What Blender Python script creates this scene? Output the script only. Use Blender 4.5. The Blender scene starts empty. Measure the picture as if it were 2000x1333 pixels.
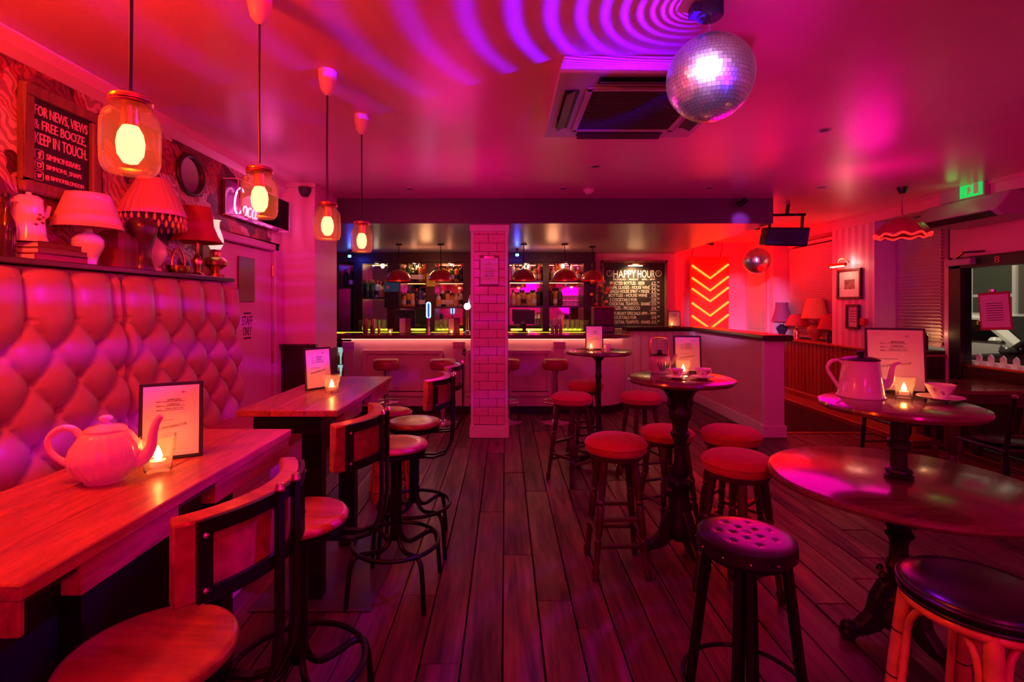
import bpy, bmesh, math, random
from mathutils import Vector, Matrix
R = math.radians
pi = math.pi
random.seed(7)
scene = bpy.context.scene
col = scene.collection

# ---------------------------------------------------------------- camera, world, exposure
F, CX, CY, EYE = 980.0, 987.0, 597.0, 1.5          # focal length in pixels of a 2000x1333 frame, vanishing point
cam_d = bpy.data.cameras.new('camera'); cam = bpy.data.objects.new('camera', cam_d); col.objects.link(cam)
cam.location = (0, 0, EYE); cam.rotation_euler = (R(90), 0, 0)
cam_d.sensor_width = 36; cam_d.lens = F / 2000 * 36
cam_d.shift_x = (1000 - CX) / 2000; cam_d.shift_y = -(666.5 - CY) / 2000
cam_d.clip_start = 0.02; cam_d.clip_end = 100
scene.camera = cam
def X(px, d): return (px - CX) / F * d              # metres right of the camera for a picture column at depth d
def Z(py, d): return EYE - (py - CY) / F * d        # height above the floor for a picture row at depth d

w = bpy.data.worlds.new('night'); scene.world = w; w.use_nodes = True
w.node_tree.nodes['Background'].inputs[0].default_value = (0.010, 0.010, 0.016, 1)
w.node_tree.nodes['Background'].inputs[1].default_value = 0.5
vs = scene.view_settings
vs.view_transform = 'Standard'; vs.look = 'None'; vs.gamma = 1; vs.use_curve_mapping = False
vs.exposure = 0.0

# ---------------------------------------------------------------- coloured party lights of the room, and added fill lamps
def point(name, loc, color, power, radius=0.05):
    l = bpy.data.lights.new(name, 'POINT'); l.color = color; l.energy = power; l.shadow_soft_size = radius
    o = bpy.data.objects.new(name, l); col.objects.link(o); o.location = loc; return o
def spot(name, loc, target, color, power, angle=40, blend=0.5, radius=0.05):
    l = bpy.data.lights.new(name, 'SPOT'); l.color = color; l.energy = power; l.shadow_soft_size = radius
    l.spot_size = R(angle); l.spot_blend = blend
    o = bpy.data.objects.new(name, l); col.objects.link(o); o.location = loc
    o.rotation_euler = (Vector(target) - Vector(loc)).to_track_quat('-Z', 'Y').to_euler(); return o
RED = (1.0, 0.0, 0.004); VIO = (0.34, 0.0, 1.0)
point('party_light_magenta', (0.9, -1.2, 2.25), (1.0, 0.0, 0.27), 64, 0.25)
point('fill_light_centre', (1.9, 3.5, 1.65), (1.0, 0.0, 0.40), 22, 0.4)  # floating fill added to brighten the middle of the room, no fixture
point('fill_light_bar', (-0.5, 4.3, 1.95), (1.0, 0.0, 0.36), 16, 0.3)  # unseen fill added to brighten ceiling, column and bar front
point('party_light_red_shelf', (-1.5, 1.05, 2.40), (1.0, 0.05, 0.0), 92, 0.12)
spot('party_light_red_wall', (0.2, 0.6, 2.6), (-2.2, 2.9, 2.15), (1.0, 0.0, 0.02), 95, 58, 0.9, 0.08)
spot('party_light_red_table', (0.1, 0.2, 2.6), (-1.05, 1.35, 1.0), (1.0, 0.0, 0.0), 62, 52, 0.8, 0.06)
point('alcove_light_red', (4.0, 8.7, 2.35), (1.0, 0.0, 0.0), 60, 0.15)
point('alcove_light_red_low', (3.9, 7.4, 1.9), (1.0, 0.0, 0.0), 16, 0.15)
spot('party_light_violet', (3.6, 1.2, 2.55), (-2.0, 4.8, 1.7), (0.5, 0.0, 1.0), 60, 16, 0.9, 0.04)
spot('party_light_violet_bench', (2.6, 0.4, 2.55), (-2.0, 2.5, 1.10), (0.42, 0.0, 1.0), 15, 15, 0.9, 0.03)
spot('party_light_pier', (2.6, 4.2, 2.5), (4.67, 6.7, 1.9), (0.75, 0.0, 1.0), 24, 34, 0.8, 0.05)
spot('party_light_blue_table', (2.2, -0.5, 2.5), (1.5, 1.7, 0.8), (0.08, 0.0, 1.0), 22, 40, 0.9, 0.05)
spot('mirror_ball_pinspot', (0.0, 0.35, 2.64), (0.80, 2.0, 2.40), (0.78, 0.42, 1.0), 7500, 9.5, 0.3, 0.28)
spot('mirror_ball_blue_fill', (1.7, -0.6, 1.3), (0.815, 2.0, 2.38), (0.06, 0.0, 1.0), 500, 8, 0.4, 0.12)  # unseen spot added to turn the ball's lower half blue
point('bar_back_fill_light', (-1.25, 7.9, 2.1), (1.0, 0.42, 0.16), 5.5, 0.1)  # unseen lamp added before the shelves to brighten the bottles
point('bar_back_fill_light', (0.75, 7.9, 2.1), (1.0, 0.36, 0.16), 5.5, 0.1)  # second added lamp brightening the bottles, no fixture here
point('bar_blue_left', (X(684, 8.3), 8.3, 2.28), (0.03, 0.05, 1.0), 3.5, 0.02)
point('bar_blue_right', (X(1010, 8.1), 8.1, 2.28), (0.03, 0.05, 1.0), 3.5, 0.02)
point('party_light_door', (3.2, 4.4, 2.3), (1.0, 0.0, 0.34), 8, 0.2)
point('street_lamp_light', (7.0, 8.8, 8.0), (1.0, 0.86, 0.62), 1900, 0.2)

def ring_gobo(o, cycles, phase, az, spread, up, power, sharp=3.0, rmin=0.5, cap=90.0):
    """pattern for an added lamp standing in for mirror ball reflections: concentric light rings around the lamp's vertical axis"""
    l = o.data; l.use_nodes = True; nt = l.node_tree; nd = nt.nodes; lk = nt.links
    em = nd['Emission']; tc = nd.new('ShaderNodeTexCoord'); sp = nd.new('ShaderNodeSeparateXYZ')
    lk.new(tc.outputs['Normal'], sp.inputs[0])
    def m(op, a, b=None, c=None):
        n = nd.new('ShaderNodeMath'); n.operation = op
        for i, v in enumerate((a, b, c)):
            if v is None: continue
            if isinstance(v, (int, float)): n.inputs[i].default_value = v
            else: lk.new(v, n.inputs[i])
        return n.outputs[0]
    x, y, z = sp.outputs
    r2 = m('ADD', m('MULTIPLY', x, x), m('MULTIPLY', y, y))
    zz = m('MAXIMUM', m('MULTIPLY', z, 1.0 if up else -1.0), 0.03)
    rho = m('DIVIDE', m('SQRT', r2), zz)
    s = m('SINE', m('ADD', m('MULTIPLY', m('LOGARITHM', rho, math.e), cycles * 2 * pi), phase))
    s = m('POWER', m('MAXIMUM', s, 0.0), sharp)
    ang = m('ARCTAN2', y, x)
    d = m('ABSOLUTE', m('WRAP', m('SUBTRACT', ang, az), pi, -pi))
    mask = m('SMOOTHSTEP', d, 0, 1) if False else m('MAXIMUM', m('SUBTRACT', 1.0, m('DIVIDE', d, spread)), 0.0)
    rim = m('MULTIPLY', m('GREATER_THAN', rho, rmin), m('GREATER_THAN', m('MULTIPLY', z, 1.0 if up else -1.0), 0.02))
    gain = m('POWER', m('ADD', 1.0, m('MULTIPLY', rho, rho)), 1.1)
    k = m('MULTIPLY', m('MULTIPLY', s, m('MULTIPLY', mask, rim)), m('MULTIPLY', m('MINIMUM', gain, cap), power))
    lk.new(k, em.inputs['Strength'])
g1 = point('mirror_ball_ceiling_rings', (0.79, 2.0, 2.605), (0.10, 0.0, 1.0), 60.0, 0.004)  # added lamp in place of the arcs the ball throws overhead
ring_gobo(g1, 4.4, 0.6, R(165), R(95), True, 0.20)
g2 = point('mirror_ball_floor_rings', (0.82, 2.0, 2.10), (0.45, 0.0, 1.0), 80.0, 0.02)  # added lamp below the ball, in place of its arcs on the floor
ring_gobo(g2, 2.6, 0.4, R(-150), R(150), False, 1.3, 2.0, 0.15, 2.6)

# ---------------------------------------------------------------- helpers
def tag(o, label=None, cat=None, group=None, kind=None):
    if label: o['label'] = label
    if cat: o['category'] = cat
    if group: o['group'] = group
    if kind: o['kind'] = kind
    return o
def thing(name, label, cat, loc=(0, 0, 0), rz=0, group=None):
    o = bpy.data.objects.new(name, None); col.objects.link(o); o.empty_display_size = 0.1
    o.location = loc; o.rotation_euler = (0, 0, rz)
    return tag(o, label, cat, group)
def copy_tree(o, parent=None):
    c = o.copy(); col.objects.link(c); c.parent = parent
    for ch in o.children: copy_tree(ch, c)
    return c
class MB:
    def __init__(s): s.v = []; s.f = []
    def add(s, vs, fs):
        n = len(s.v); s.v += [tuple(v) for v in vs]; s.f += [tuple(i + n for i in f) for f in fs]; return s
    def box(s, x0, x1, y0, y1, z0, z1):
        return s.add([(x0,y0,z0),(x1,y0,z0),(x1,y1,z0),(x0,y1,z0),(x0,y0,z1),(x1,y0,z1),(x1,y1,z1),(x0,y1,z1)],
                     [(0,3,2,1),(4,5,6,7),(0,1,5,4),(1,2,6,5),(2,3,7,6),(3,0,4,7)])
    def bar(s, p, q, wx, wy=None, up=(0, 0, 1)):
        wy = wy or wx; p = Vector(p); q = Vector(q); t = (q - p).normalized(); u = Vector(up)
        if abs(t.dot(u)) > 0.97: u = Vector((1, 0, 0)) if abs(t.x) < 0.9 else Vector((0, 1, 0))
        a = t.cross(u).normalized() * wx / 2; b = a.normalized().cross(t).normalized() * wy / 2
        vs = [e + sa * a + sb * b for e in (p, q) for sa, sb in ((-1,-1),(1,-1),(1,1),(-1,1))]
        return s.add(vs, [(0,3,2,1),(4,5,6,7),(0,1,5,4),(1,2,6,5),(2,3,7,6),(3,0,4,7)])
    def tube(s, pts, r, n=8, closed=False, caps=True):
        pts = [Vector(p) for p in pts]; m = len(pts)
        rr = list(r) if isinstance(r, (list, tuple)) else [r] * m
        if 4 <= m <= 12 and not closed:                 # round the bends off (Catmull-Rom)
            P = [pts[0]] + pts + [pts[-1]]; Q = []; RR = []
            for i in range(m - 1):
                a, b, c, d = P[i], P[i + 1], P[i + 2], P[i + 3]
                for k in range(4):
                    t = k / 4; Q.append(0.5 * (2 * b + (c - a) * t + (2 * a - 5 * b + 4 * c - d) * t * t + (3 * b - a - 3 * c + d) * t ** 3)); RR.append(rr[i] + (rr[i + 1] - rr[i]) * t)
            pts = Q + [pts[-1]]; rr = RR + [rr[-1]]; m = len(pts)
        prev = None; rings = []
        for i, p in enumerate(pts):
            if closed: t = (pts[(i + 1) % m] - pts[i - 1]).normalized()
            else: t = (pts[min(i + 1, m - 1)] - pts[max(i - 1, 0)]).normalized()
            if prev is None:
                u = Vector((0, 0, 1)) if abs(t.z) < 0.9 else Vector((1, 0, 0))
                a = t.cross(u).normalized()
            else:
                a = (prev - t * prev.dot(t)).normalized()
            prev = a; b = t.cross(a)
            rings.append([p + (a * math.cos(k * 2 * pi / n) + b * math.sin(k * 2 * pi / n)) * rr[i] for k in range(n)])
        vs = [v for rg in rings for v in rg]; fs = []
        for i in range(m if closed else m - 1):
            j = (i + 1) % m
            for k in range(n):
                k2 = (k + 1) % n; fs.append((i*n+k, i*n+k2, j*n+k2, j*n+k))
        if caps and not closed:
            fs.append(tuple(range(n))[::-1]); fs.append(tuple((m-1)*n + k for k in range(n)))
        return s.add(vs, fs)
    def lathe(s, prof, c=(0, 0, 0), n=20, sx=1, sy=1, wob=None, caps=True):
        vs = []; fs = []; m = len(prof)
        for r, z in prof:
            for k in range(n):
                a = k * 2 * pi / n; q = r * (wob(a, z) if wob else 1)
                vs.append((c[0] + q * math.cos(a) * sx, c[1] + q * math.sin(a) * sy, c[2] + z))
        for i in range(m - 1):
            for k in range(n):
                k2 = (k + 1) % n; fs.append((i*n+k, i*n+k2, (i+1)*n+k2, (i+1)*n+k))
        if caps:
            if prof[0][0] > 1e-4: fs.append(tuple(range(n))[::-1])
            if prof[-1][0] > 1e-4: fs.append(tuple((m-1)*n + k for k in range(n)))
        return s.add(vs, fs)
    def prism(s, poly, axis, a0, a1):
        """extrude a 2-D outline along an axis ('x','y','z')"""
        def p(u, v, t): return {'x': (t, u, v), 'y': (u, t, v), 'z': (u, v, t)}[axis]
        n = len(poly); vs = [p(u, v, a0) for u, v in poly] + [p(u, v, a1) for u, v in poly]
        fs = [tuple(range(n))[::-1], tuple(range(n, 2 * n))] + [(i, (i+1) % n, n + (i+1) % n, n + i) for i in range(n)]
        return s.add(vs, fs)
    def mesh(s, name, mat, smooth=None, bevel=0, seg=1):
        me = bpy.data.meshes.new(name); bm = bmesh.new()
        bv = [bm.verts.new(v) for v in s.v]
        for f in s.f:
            try: bm.faces.new([bv[i] for i in f])
            except ValueError: pass
        if smooth is not None or bevel: bmesh.ops.remove_doubles(bm, verts=bm.verts, dist=1e-5)
        bmesh.ops.recalc_face_normals(bm, faces=bm.faces)
        if bevel:
            ed = [e for e in bm.edges if len(e.link_faces) == 2 and e.calc_face_angle(0) > 0.5]
            bmesh.ops.bevel(bm, geom=ed, offset=bevel, segments=seg, affect='EDGES', profile=0.5, clamp_overlap=True)
        bm.to_mesh(me); bm.free()
        if mat: me.materials.append(mat)
        if smooth is not None:
            me.shade_smooth(); me.set_sharp_from_angle(angle=R(smooth))
        return me
    def build(s, name, mat, parent=None, smooth=None, bevel=0, seg=1, loc=None):
        o = bpy.data.objects.new(name, s.mesh(name, mat, smooth, bevel, seg)); col.objects.link(o); o.parent = parent
        if loc: o.location = loc
        return o
def link(name, me, parent=None, loc=(0, 0, 0), rz=0):
    o = bpy.data.objects.new(name, me); col.objects.link(o); o.parent = parent; o.location = loc
    o.rotation_euler = (0, 0, rz); return o
def struct(o, label, cat): return tag(o, label, cat, kind='structure')
def arc(c, r, a0, a1, n, z=0):
    return [(c[0] + r * math.cos(R(a0 + (a1 - a0) * i / n)), c[1] + r * math.sin(R(a0 + (a1 - a0) * i / n)), z) for i in range(n + 1)]
def circle(c, r, n, z=0): return arc(c, r, 0, 360 - 360 / n, n - 1, z)
def text(name, body, mat, parent, x0, x1, z0, z1, y=0, depth=0.001, shear=0.0, align=False):
    """flat raised lettering filling a rectangle of the parent's XZ plane, facing -Y"""
    cu = bpy.data.curves.new('lettering', 'FONT'); cu.body = body; cu.size = 1; cu.extrude = 0.02; cu.shear = shear; cu.resolution_u = 3
    t = bpy.data.objects.new('lettering', cu); me = bpy.data.meshes.new_from_object(t)
    bpy.data.objects.remove(t); bpy.data.curves.remove(cu)
    xs = [v.co.x for v in me.vertices]; ys = [v.co.y for v in me.vertices]
    a, b, c, d = min(xs), max(xs), min(ys), max(ys)
    for v in me.vertices:
        v.co = (x0 + (v.co.x - a) / (b - a) * (x1 - x0), y - depth * (v.co.z + 0.02) / 0.04, z0 + (v.co.y - c) / max(d - c, 1e-6) * (z1 - z0))
    me.flip_normals() if False else None
    me.materials.clear(); me.materials.append(mat)
    o = bpy.data.objects.new(name, me); col.objects.link(o); o.parent = parent; return o

# ---------------------------------------------------------------- materials
def new_mat(name):
    m = bpy.data.materials.new(name); m.use_nodes = True
    return m, m.node_tree.nodes, m.node_tree.links, m.node_tree.nodes['Principled BSDF']
def solid(name, c, rough=0.5, metal=0.0, spec=0.5, vary=0.0, scale=20, bump=0.0, coat=0.0, sheen=0.0, trans=0.0, ior=1.45):
    m, nd, lk, p = new_mat(name)
    p.inputs['Base Color'].default_value = (*c, 1); p.inputs['Roughness'].default_value = rough
    p.inputs['Metallic'].default_value = metal; p.inputs['Specular IOR Level'].default_value = spec
    p.inputs['Coat Weight'].default_value = coat; p.inputs['Sheen Weight'].default_value = sheen
    p.inputs['Transmission Weight'].default_value = trans; p.inputs['IOR'].default_value = ior
    if vary or bump:
        tc = nd.new('ShaderNodeTexCoord'); nz = nd.new('ShaderNodeTexNoise'); nz.inputs['Scale'].default_value = scale
        nz.inputs['Detail'].default_value = 4; lk.new(tc.outputs['Object'], nz.inputs['Vector'])
        if vary:
            cr = nd.new('ShaderNodeValToRGB')
            cr.color_ramp.elements[0].position = 0.3; cr.color_ramp.elements[1].position = 0.7
            cr.color_ramp.elements[0].color = (*[max(0, v * (1 - vary)) for v in c], 1)
            cr.color_ramp.elements[1].color = (*[min(1, v * (1 + vary)) for v in c], 1)
            lk.new(nz.outputs['Fac'], cr.inputs[0]); lk.new(cr.outputs[0], p.inputs['Base Color'])
        if bump:
            b = nd.new('ShaderNodeBump'); b.inputs['Strength'].default_value = bump; b.inputs['Distance'].default_value = 0.005
            lk.new(nz.outputs['Fac'], b.inputs['Height']); lk.new(b.outputs[0], p.inputs['Normal'])
    return m
def glow(name, c, strength):
    m, nd, lk, p = new_mat(name)
    p.inputs['Base Color'].default_value = (*c, 1); p.inputs['Emission Color'].default_value = (*c, 1)
    p.inputs['Emission Strength'].default_value = strength; return m
def wood(name, c1, c2, axis='y', rough=0.35, scale=9, stretch=10, coat=0.0, bump=0.15, rand=0.25, wear=0.0):
    m, nd, lk, p = new_mat(name)
    tc = nd.new('ShaderNodeTexCoord'); mp = nd.new('ShaderNodeMapping'); lk.new(tc.outputs['Object'], mp.inputs[0])
    sc = {'x': (1 / stretch, 1, 1), 'y': (1, 1 / stretch, 1), 'z': (1, 1, 1 / stretch)}[axis]
    mp.inputs['Scale'].default_value = sc
    oi = nd.new('ShaderNodeObjectInfo'); sh = nd.new('ShaderNodeVectorMath'); sh.operation = 'SCALE'
    cb = nd.new('ShaderNodeCombineXYZ')
    for i in range(3): lk.new(oi.outputs['Random'], cb.inputs[i])
    lk.new(cb.outputs[0], sh.inputs[0]); sh.inputs['Scale'].default_value = 37.0
    ad = nd.new('ShaderNodeVectorMath'); lk.new(mp.outputs[0], ad.inputs[0]); lk.new(sh.outputs[0], ad.inputs[1])
    nz = nd.new('ShaderNodeTexNoise'); nz.inputs['Scale'].default_value = scale; nz.inputs['Detail'].default_value = 6
    nz.inputs['Roughness'].default_value = 0.65; nz.inputs['Distortion'].default_value = 1.2
    lk.new(ad.outputs[0], nz.inputs['Vector'])
    n2 = nd.new('ShaderNodeTexNoise'); n2.inputs['Scale'].default_value = scale * 7; n2.inputs['Detail'].default_value = 3
    lk.new(ad.outputs[0], n2.inputs['Vector'])
    mx = nd.new('ShaderNodeMix'); mx.data_type = 'FLOAT'; mx.inputs[0].default_value = 0.4
    lk.new(nz.outputs['Fac'], mx.inputs[2]); lk.new(n2.outputs['Fac'], mx.inputs[3])
    cr = nd.new('ShaderNodeValToRGB'); cr.color_ramp.elements[0].position = 0.36; cr.color_ramp.elements[1].position = 0.66
    cr.color_ramp.elements[0].color = (*c1, 1); cr.color_ramp.elements[1].color = (*c2, 1)
    lk.new(mx.outputs[0], cr.inputs[0])
    hv = nd.new('ShaderNodeHueSaturation'); ma = nd.new('ShaderNodeMapRange')
    ma.inputs['To Min'].default_value = 1 - rand; ma.inputs['To Max'].default_value = 1 + rand
    lk.new(oi.outputs['Random'], ma.inputs[0]); lk.new(ma.outputs[0], hv.inputs['Value'])
    lk.new(cr.outputs[0], hv.inputs['Color']); lk.new(hv.outputs[0], p.inputs['Base Color'])
    p.inputs['Roughness'].default_value = rough; p.inputs['Coat Weight'].default_value = coat; p.inputs['Coat Roughness'].default_value = 0.12
    if wear:
        rr = nd.new('ShaderNodeMapRange'); rr.inputs['From Min'].default_value = 0.35; rr.inputs['From Max'].default_value = 0.65
        rr.inputs['To Min'].default_value = rough + wear; rr.inputs['To Max'].default_value = max(0.05, rough - wear)
        lk.new(nz.outputs['Fac'], rr.inputs[0]); lk.new(rr.outputs[0], p.inputs['Roughness'])
    b = nd.new('ShaderNodeBump'); b.inputs['Strength'].default_value = bump; b.inputs['Distance'].default_value = 0.004
    lk.new(mx.outputs[0], b.inputs['Height']); lk.new(b.outputs[0], p.inputs['Normal'])
    return m
def glass(name, c=(1, 1, 1), rough=0.02, ior=1.45, opacity=0.0, blend=0.10):
    """thin glass: clear with Fresnel reflection and an optional tint"""
    m = bpy.data.materials.new(name); m.use_nodes = True; nd = m.node_tree.nodes; lk = m.node_tree.links; nd.clear()
    out = nd.new('ShaderNodeOutputMaterial'); tr = nd.new('ShaderNodeBsdfTransparent'); gl = nd.new('ShaderNodeBsdfGlossy')
    tr.inputs[0].default_value = (*c, 1); gl.inputs['Roughness'].default_value = rough
    lw = nd.new('ShaderNodeLayerWeight'); lw.inputs['Blend'].default_value = blend
    mx = nd.new('ShaderNodeMixShader'); lk.new(lw.outputs['Fresnel'], mx.inputs[0]); lk.new(tr.outputs[0], mx.inputs[1]); lk.new(gl.outputs[0], mx.inputs[2])
    if opacity:
        df = nd.new('ShaderNodeBsdfTranslucent'); df.inputs[0].default_value = (*c, 1)
        m2 = nd.new('ShaderNodeMixShader'); m2.inputs[0].default_value = opacity
        lk.new(mx.outputs[0], m2.inputs[1]); lk.new(df.outputs[0], m2.inputs[2]); lk.new(m2.outputs[0], out.inputs[0])
    else: lk.new(mx.outputs[0], out.inputs[0])
    return m
M = {}
M['ceiling'] = solid('gloss ceiling paint', (0.74, 0.36, 0.44), 0.30, spec=0.6, vary=0.05, scale=3, bump=0.03)
M['soffit'] = solid('soffit paint', (0.50, 0.36, 0.40), 0.34, spec=0.5)
M['beam'] = solid('beam face paint', (0.09, 0.055, 0.11), 0.4)
M['wallpink'] = solid('pink wall paint', (0.78, 0.38, 0.50), 0.42, vary=0.04, scale=4)
M['white'] = solid('white gloss paint', (0.78, 0.74, 0.72), 0.35)
M['barwhite'] = solid('bar front paint', (0.76, 0.56, 0.56), 0.38, vary=0.04, scale=6)
M['trim'] = solid('trim paint', (0.72, 0.38, 0.46), 0.3)
M['black'] = solid('black metal', (0.012, 0.012, 0.014), 0.35, metal=0.6, spec=0.5)
M['iron'] = solid('cast iron', (0.022, 0.018, 0.020), 0.42, metal=0.4, bump=0.3, scale=60)
M['blackpl'] = solid('black plastic', (0.015, 0.015, 0.017), 0.4)
M['chrome'] = solid('chrome', (0.85, 0.85, 0.86), 0.12, metal=1)
M['brass'] = solid('brass', (0.75, 0.45, 0.16), 0.25, metal=1)
M['copper'] = solid('copper', (0.85, 0.42, 0.26), 0.22, metal=1)
M['leather'] = solid('pale vinyl', (0.42, 0.22, 0.25), 0.33, spec=0.5, vary=0.06, scale=5)
M['blackvinyl'] = solid('black vinyl', (0.012, 0.011, 0.014), 0.28, spec=0.6)
M['redvinyl'] = solid('burgundy vinyl', (0.36, 0.05, 0.05), 0.32, spec=0.5)
M['velvet'] = solid('red velvet', (0.44, 0.030, 0.018), 0.85, sheen=0.2, vary=0.12, scale=30)
M['velvetrim'] = solid('red braid', (0.42, 0.06, 0.03), 0.8)
M['darkwood'] = wood('dark stained wood', (0.020, 0.010, 0.008), (0.06, 0.028, 0.018), 'z', 0.38, bump=0.1)
M['darkwoody'] = wood('dark stained board', (0.020, 0.010, 0.008), (0.055, 0.026, 0.018), 'y', 0.3, bump=0.1)
M['turned'] = wood('turned oak leg', (0.028, 0.010, 0.008), (0.085, 0.030, 0.018), 'z', 0.4, bump=0.1)
M['tabletop'] = wood('worn plank tabletop', (0.17, 0.050, 0.025), (0.46, 0.16, 0.08), 'y', 0.36, 10, 7, 0.15, 0.1, 0.05)
M['roundtop'] = wood('varnished round tabletop', (0.10, 0.035, 0.022), (0.20, 0.075, 0.04), 'x', 0.2, 8, 10, 0.6, 0.04, 0.06)
M['seatwood'] = wood('varnished seat wood', (0.14, 0.045, 0.022), (0.42, 0.15, 0.07), 'x', 0.30, 6, 6, 0.25, 0.05, 0.15)
M['floor'] = wood('worn floorboard', (0.028, 0.012, 0.012), (0.19, 0.072, 0.070), 'y', 0.44, 7, 12, 0.0, 0.35, 0.35, 0.12)
M['subfloor'] = solid('dark gap under boards', (0.008, 0.005, 0.005), 0.9)
M['bamboo'] = solid('rattan cane', (0.62, 0.30, 0.09), 0.35, vary=0.3, scale=14, coat=0.3)
M['bambooknot'] = solid('burnt cane node', (0.05, 0.02, 0.01), 0.5)
M['tile'] = solid('glazed metro tile', (0.74, 0.38, 0.50), 0.12, spec=0.6)
M['grout'] = solid('grey grout', (0.06, 0.03, 0.045), 0.8)
M['porcelain'] = solid('white porcelain', (0.82, 0.78, 0.78), 0.12, spec=0.6, coat=0.4)
M['enamel'] = solid('cream enamel', (0.80, 0.72, 0.66), 0.14, spec=0.6, coat=0.4)
M['paper'] = solid('menu paper', (0.80, 0.74, 0.72), 0.6)
M['ink'] = solid('black ink', (0.02, 0.015, 0.02), 0.7)
M['inkline'] = solid('ruled line ink', (0.50, 0.40, 0.42), 0.7)
M['chalk'] = solid('chalk white', (0.82, 0.80, 0.76), 0.8)
M['chalkpink'] = solid('pink sign paint', (0.95, 0.42, 0.75), 0.5)
M['board'] = solid('chalkboard black', (0.028, 0.024, 0.022), 0.45, vary=0.3, scale=6)
M['framewood'] = wood('frame wood', (0.12, 0.05, 0.03), (0.30, 0.14, 0.07), 'z', 0.4)
M['clear'] = glass('clear glass')
M['jar'] = glass('mason jar glass', (1.0, 0.90, 0.70), opacity=0.07, blend=0.09)
M['tumbler'] = glass('tumbler glass', (0.97, 0.97, 0.95), opacity=0.06)
M['mirror'] = solid('mirror', (0.70, 0.66, 0.68), 0.04, metal=1)
M['facet'] = solid('mirror ball facet', (0.80, 0.80, 0.88), 0.28, metal=1)
M['wax'] = solid('white wax', (0.85, 0.80, 0.70), 0.5)
M['flame'] = glow('candle flame', (1.0, 0.36, 0.09), 26)
M['bulb'] = glow('filament bulb', (1.0, 0.20, 0.08), 9)
M['curtain'] = solid('black curtain', (0.015, 0.010, 0.016), 0.8)
M['blind'] = solid('white blind slat', (0.72, 0.62, 0.52), 0.4)
M['dado'] = wood('brown painted dado', (0.20, 0.065, 0.035), (0.34, 0.12, 0.06), 'z', 0.4, rand=0.15)
M['mat'] = solid('dark door mat', (0.020, 0.012, 0.012), 0.95, bump=0.3, scale=200)
M['bluepl'] = solid('dark blue grille', (0.02, 0.025, 0.09), 0.5)
M['grey'] = solid('grey plastic', (0.45, 0.42, 0.46), 0.4)
M['dkgrey'] = solid('dark grey plastic', (0.06, 0.06, 0.07), 0.4)

def wallpaper():
    m, nd, lk, p = new_mat('floral wallpaper'); tc = nd.new('ShaderNodeTexCoord')
    nz = nd.new('ShaderNodeTexNoise'); nz.inputs['Scale'].default_value = 7; nz.inputs['Detail'].default_value = 2
    lk.new(tc.outputs['Object'], nz.inputs['Vector'])
    ad = nd.new('ShaderNodeMix'); ad.data_type = 'RGBA'; ad.blend_type = 'LINEAR_LIGHT'; ad.inputs[0].default_value = 0.10
    lk.new(tc.outputs['Object'], ad.inputs[6]); lk.new(nz.outputs['Color'], ad.inputs[7])
    v = nd.new('ShaderNodeTexVoronoi'); v.inputs['Scale'].default_value = 6.5; lk.new(ad.outputs[2], v.inputs['Vector'])
    sp = nd.new('ShaderNodeSeparateColor'); lk.new(v.outputs['Color'], sp.inputs[0])
    cr = nd.new('ShaderNodeValToRGB'); cr.color_ramp.interpolation = 'CONSTANT'; e = cr.color_ramp.elements
    e[0].position = 0.0; e[0].color = (0.10, 0.02, 0.03, 1); e[1].position = 0.86; e[1].color = (0.70, 0.50, 0.50, 1)
    for pos, c in ((0.22, (0.45, 0.06, 0.07, 1)), (0.45, (0.62, 0.28, 0.30, 1)), (0.66, (0.22, 0.04, 0.05, 1))): x = e.new(pos); x.color = c
    lk.new(sp.outputs[0], cr.inputs[0])
    wv = nd.new('ShaderNodeTexWave'); wv.wave_type = 'RINGS'; wv.inputs['Scale'].default_value = 9; wv.inputs['Distortion'].default_value = 7; wv.inputs['Detail'].default_value = 1
    lk.new(ad.outputs[2], wv.inputs['Vector'])
    c2 = nd.new('ShaderNodeValToRGB'); c2.color_ramp.elements[0].position = 0.50; c2.color_ramp.elements[1].position = 0.62
    c2.color_ramp.elements[0].color = (1, 1, 1, 1); c2.color_ramp.elements[1].color = (0.55, 0.45, 0.45, 1); lk.new(wv.outputs['Fac'], c2.inputs[0])
    mu = nd.new('ShaderNodeMix'); mu.data_type = 'RGBA'; mu.blend_type = 'MULTIPLY'; mu.inputs[0].default_value = 1.0
    lk.new(cr.outputs[0], mu.inputs[6]); lk.new(c2.outputs[0], mu.inputs[7])
    lk.new(mu.outputs[2], p.inputs['Base Color']); p.inputs['Roughness'].default_value = 0.5
    return m
M['wallpaper'] = wallpaper()
def stripes():
    m, nd, lk, p = new_mat('striped wallpaper'); tc = nd.new('ShaderNodeTexCoord'); wv = nd.new('ShaderNodeTexWave')
    wv.bands_direction = 'Y'; wv.inputs['Scale'].default_value = 2.4; lk.new(tc.outputs['Object'], wv.inputs['Vector'])
    cr = nd.new('ShaderNodeValToRGB'); cr.color_ramp.elements[0].position = 0.42; cr.color_ramp.elements[1].position = 0.58
    cr.color_ramp.elements[0].color = (0.60, 0.32, 0.46, 1); cr.color_ramp.elements[1].color = (0.80, 0.50, 0.62, 1)
    lk.new(wv.outputs['Fac'], cr.inputs[0]); lk.new(cr.outputs[0], p.inputs['Base Color']); p.inputs['Roughness'].default_value = 0.45
    return m
M['stripes'] = stripes()
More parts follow.
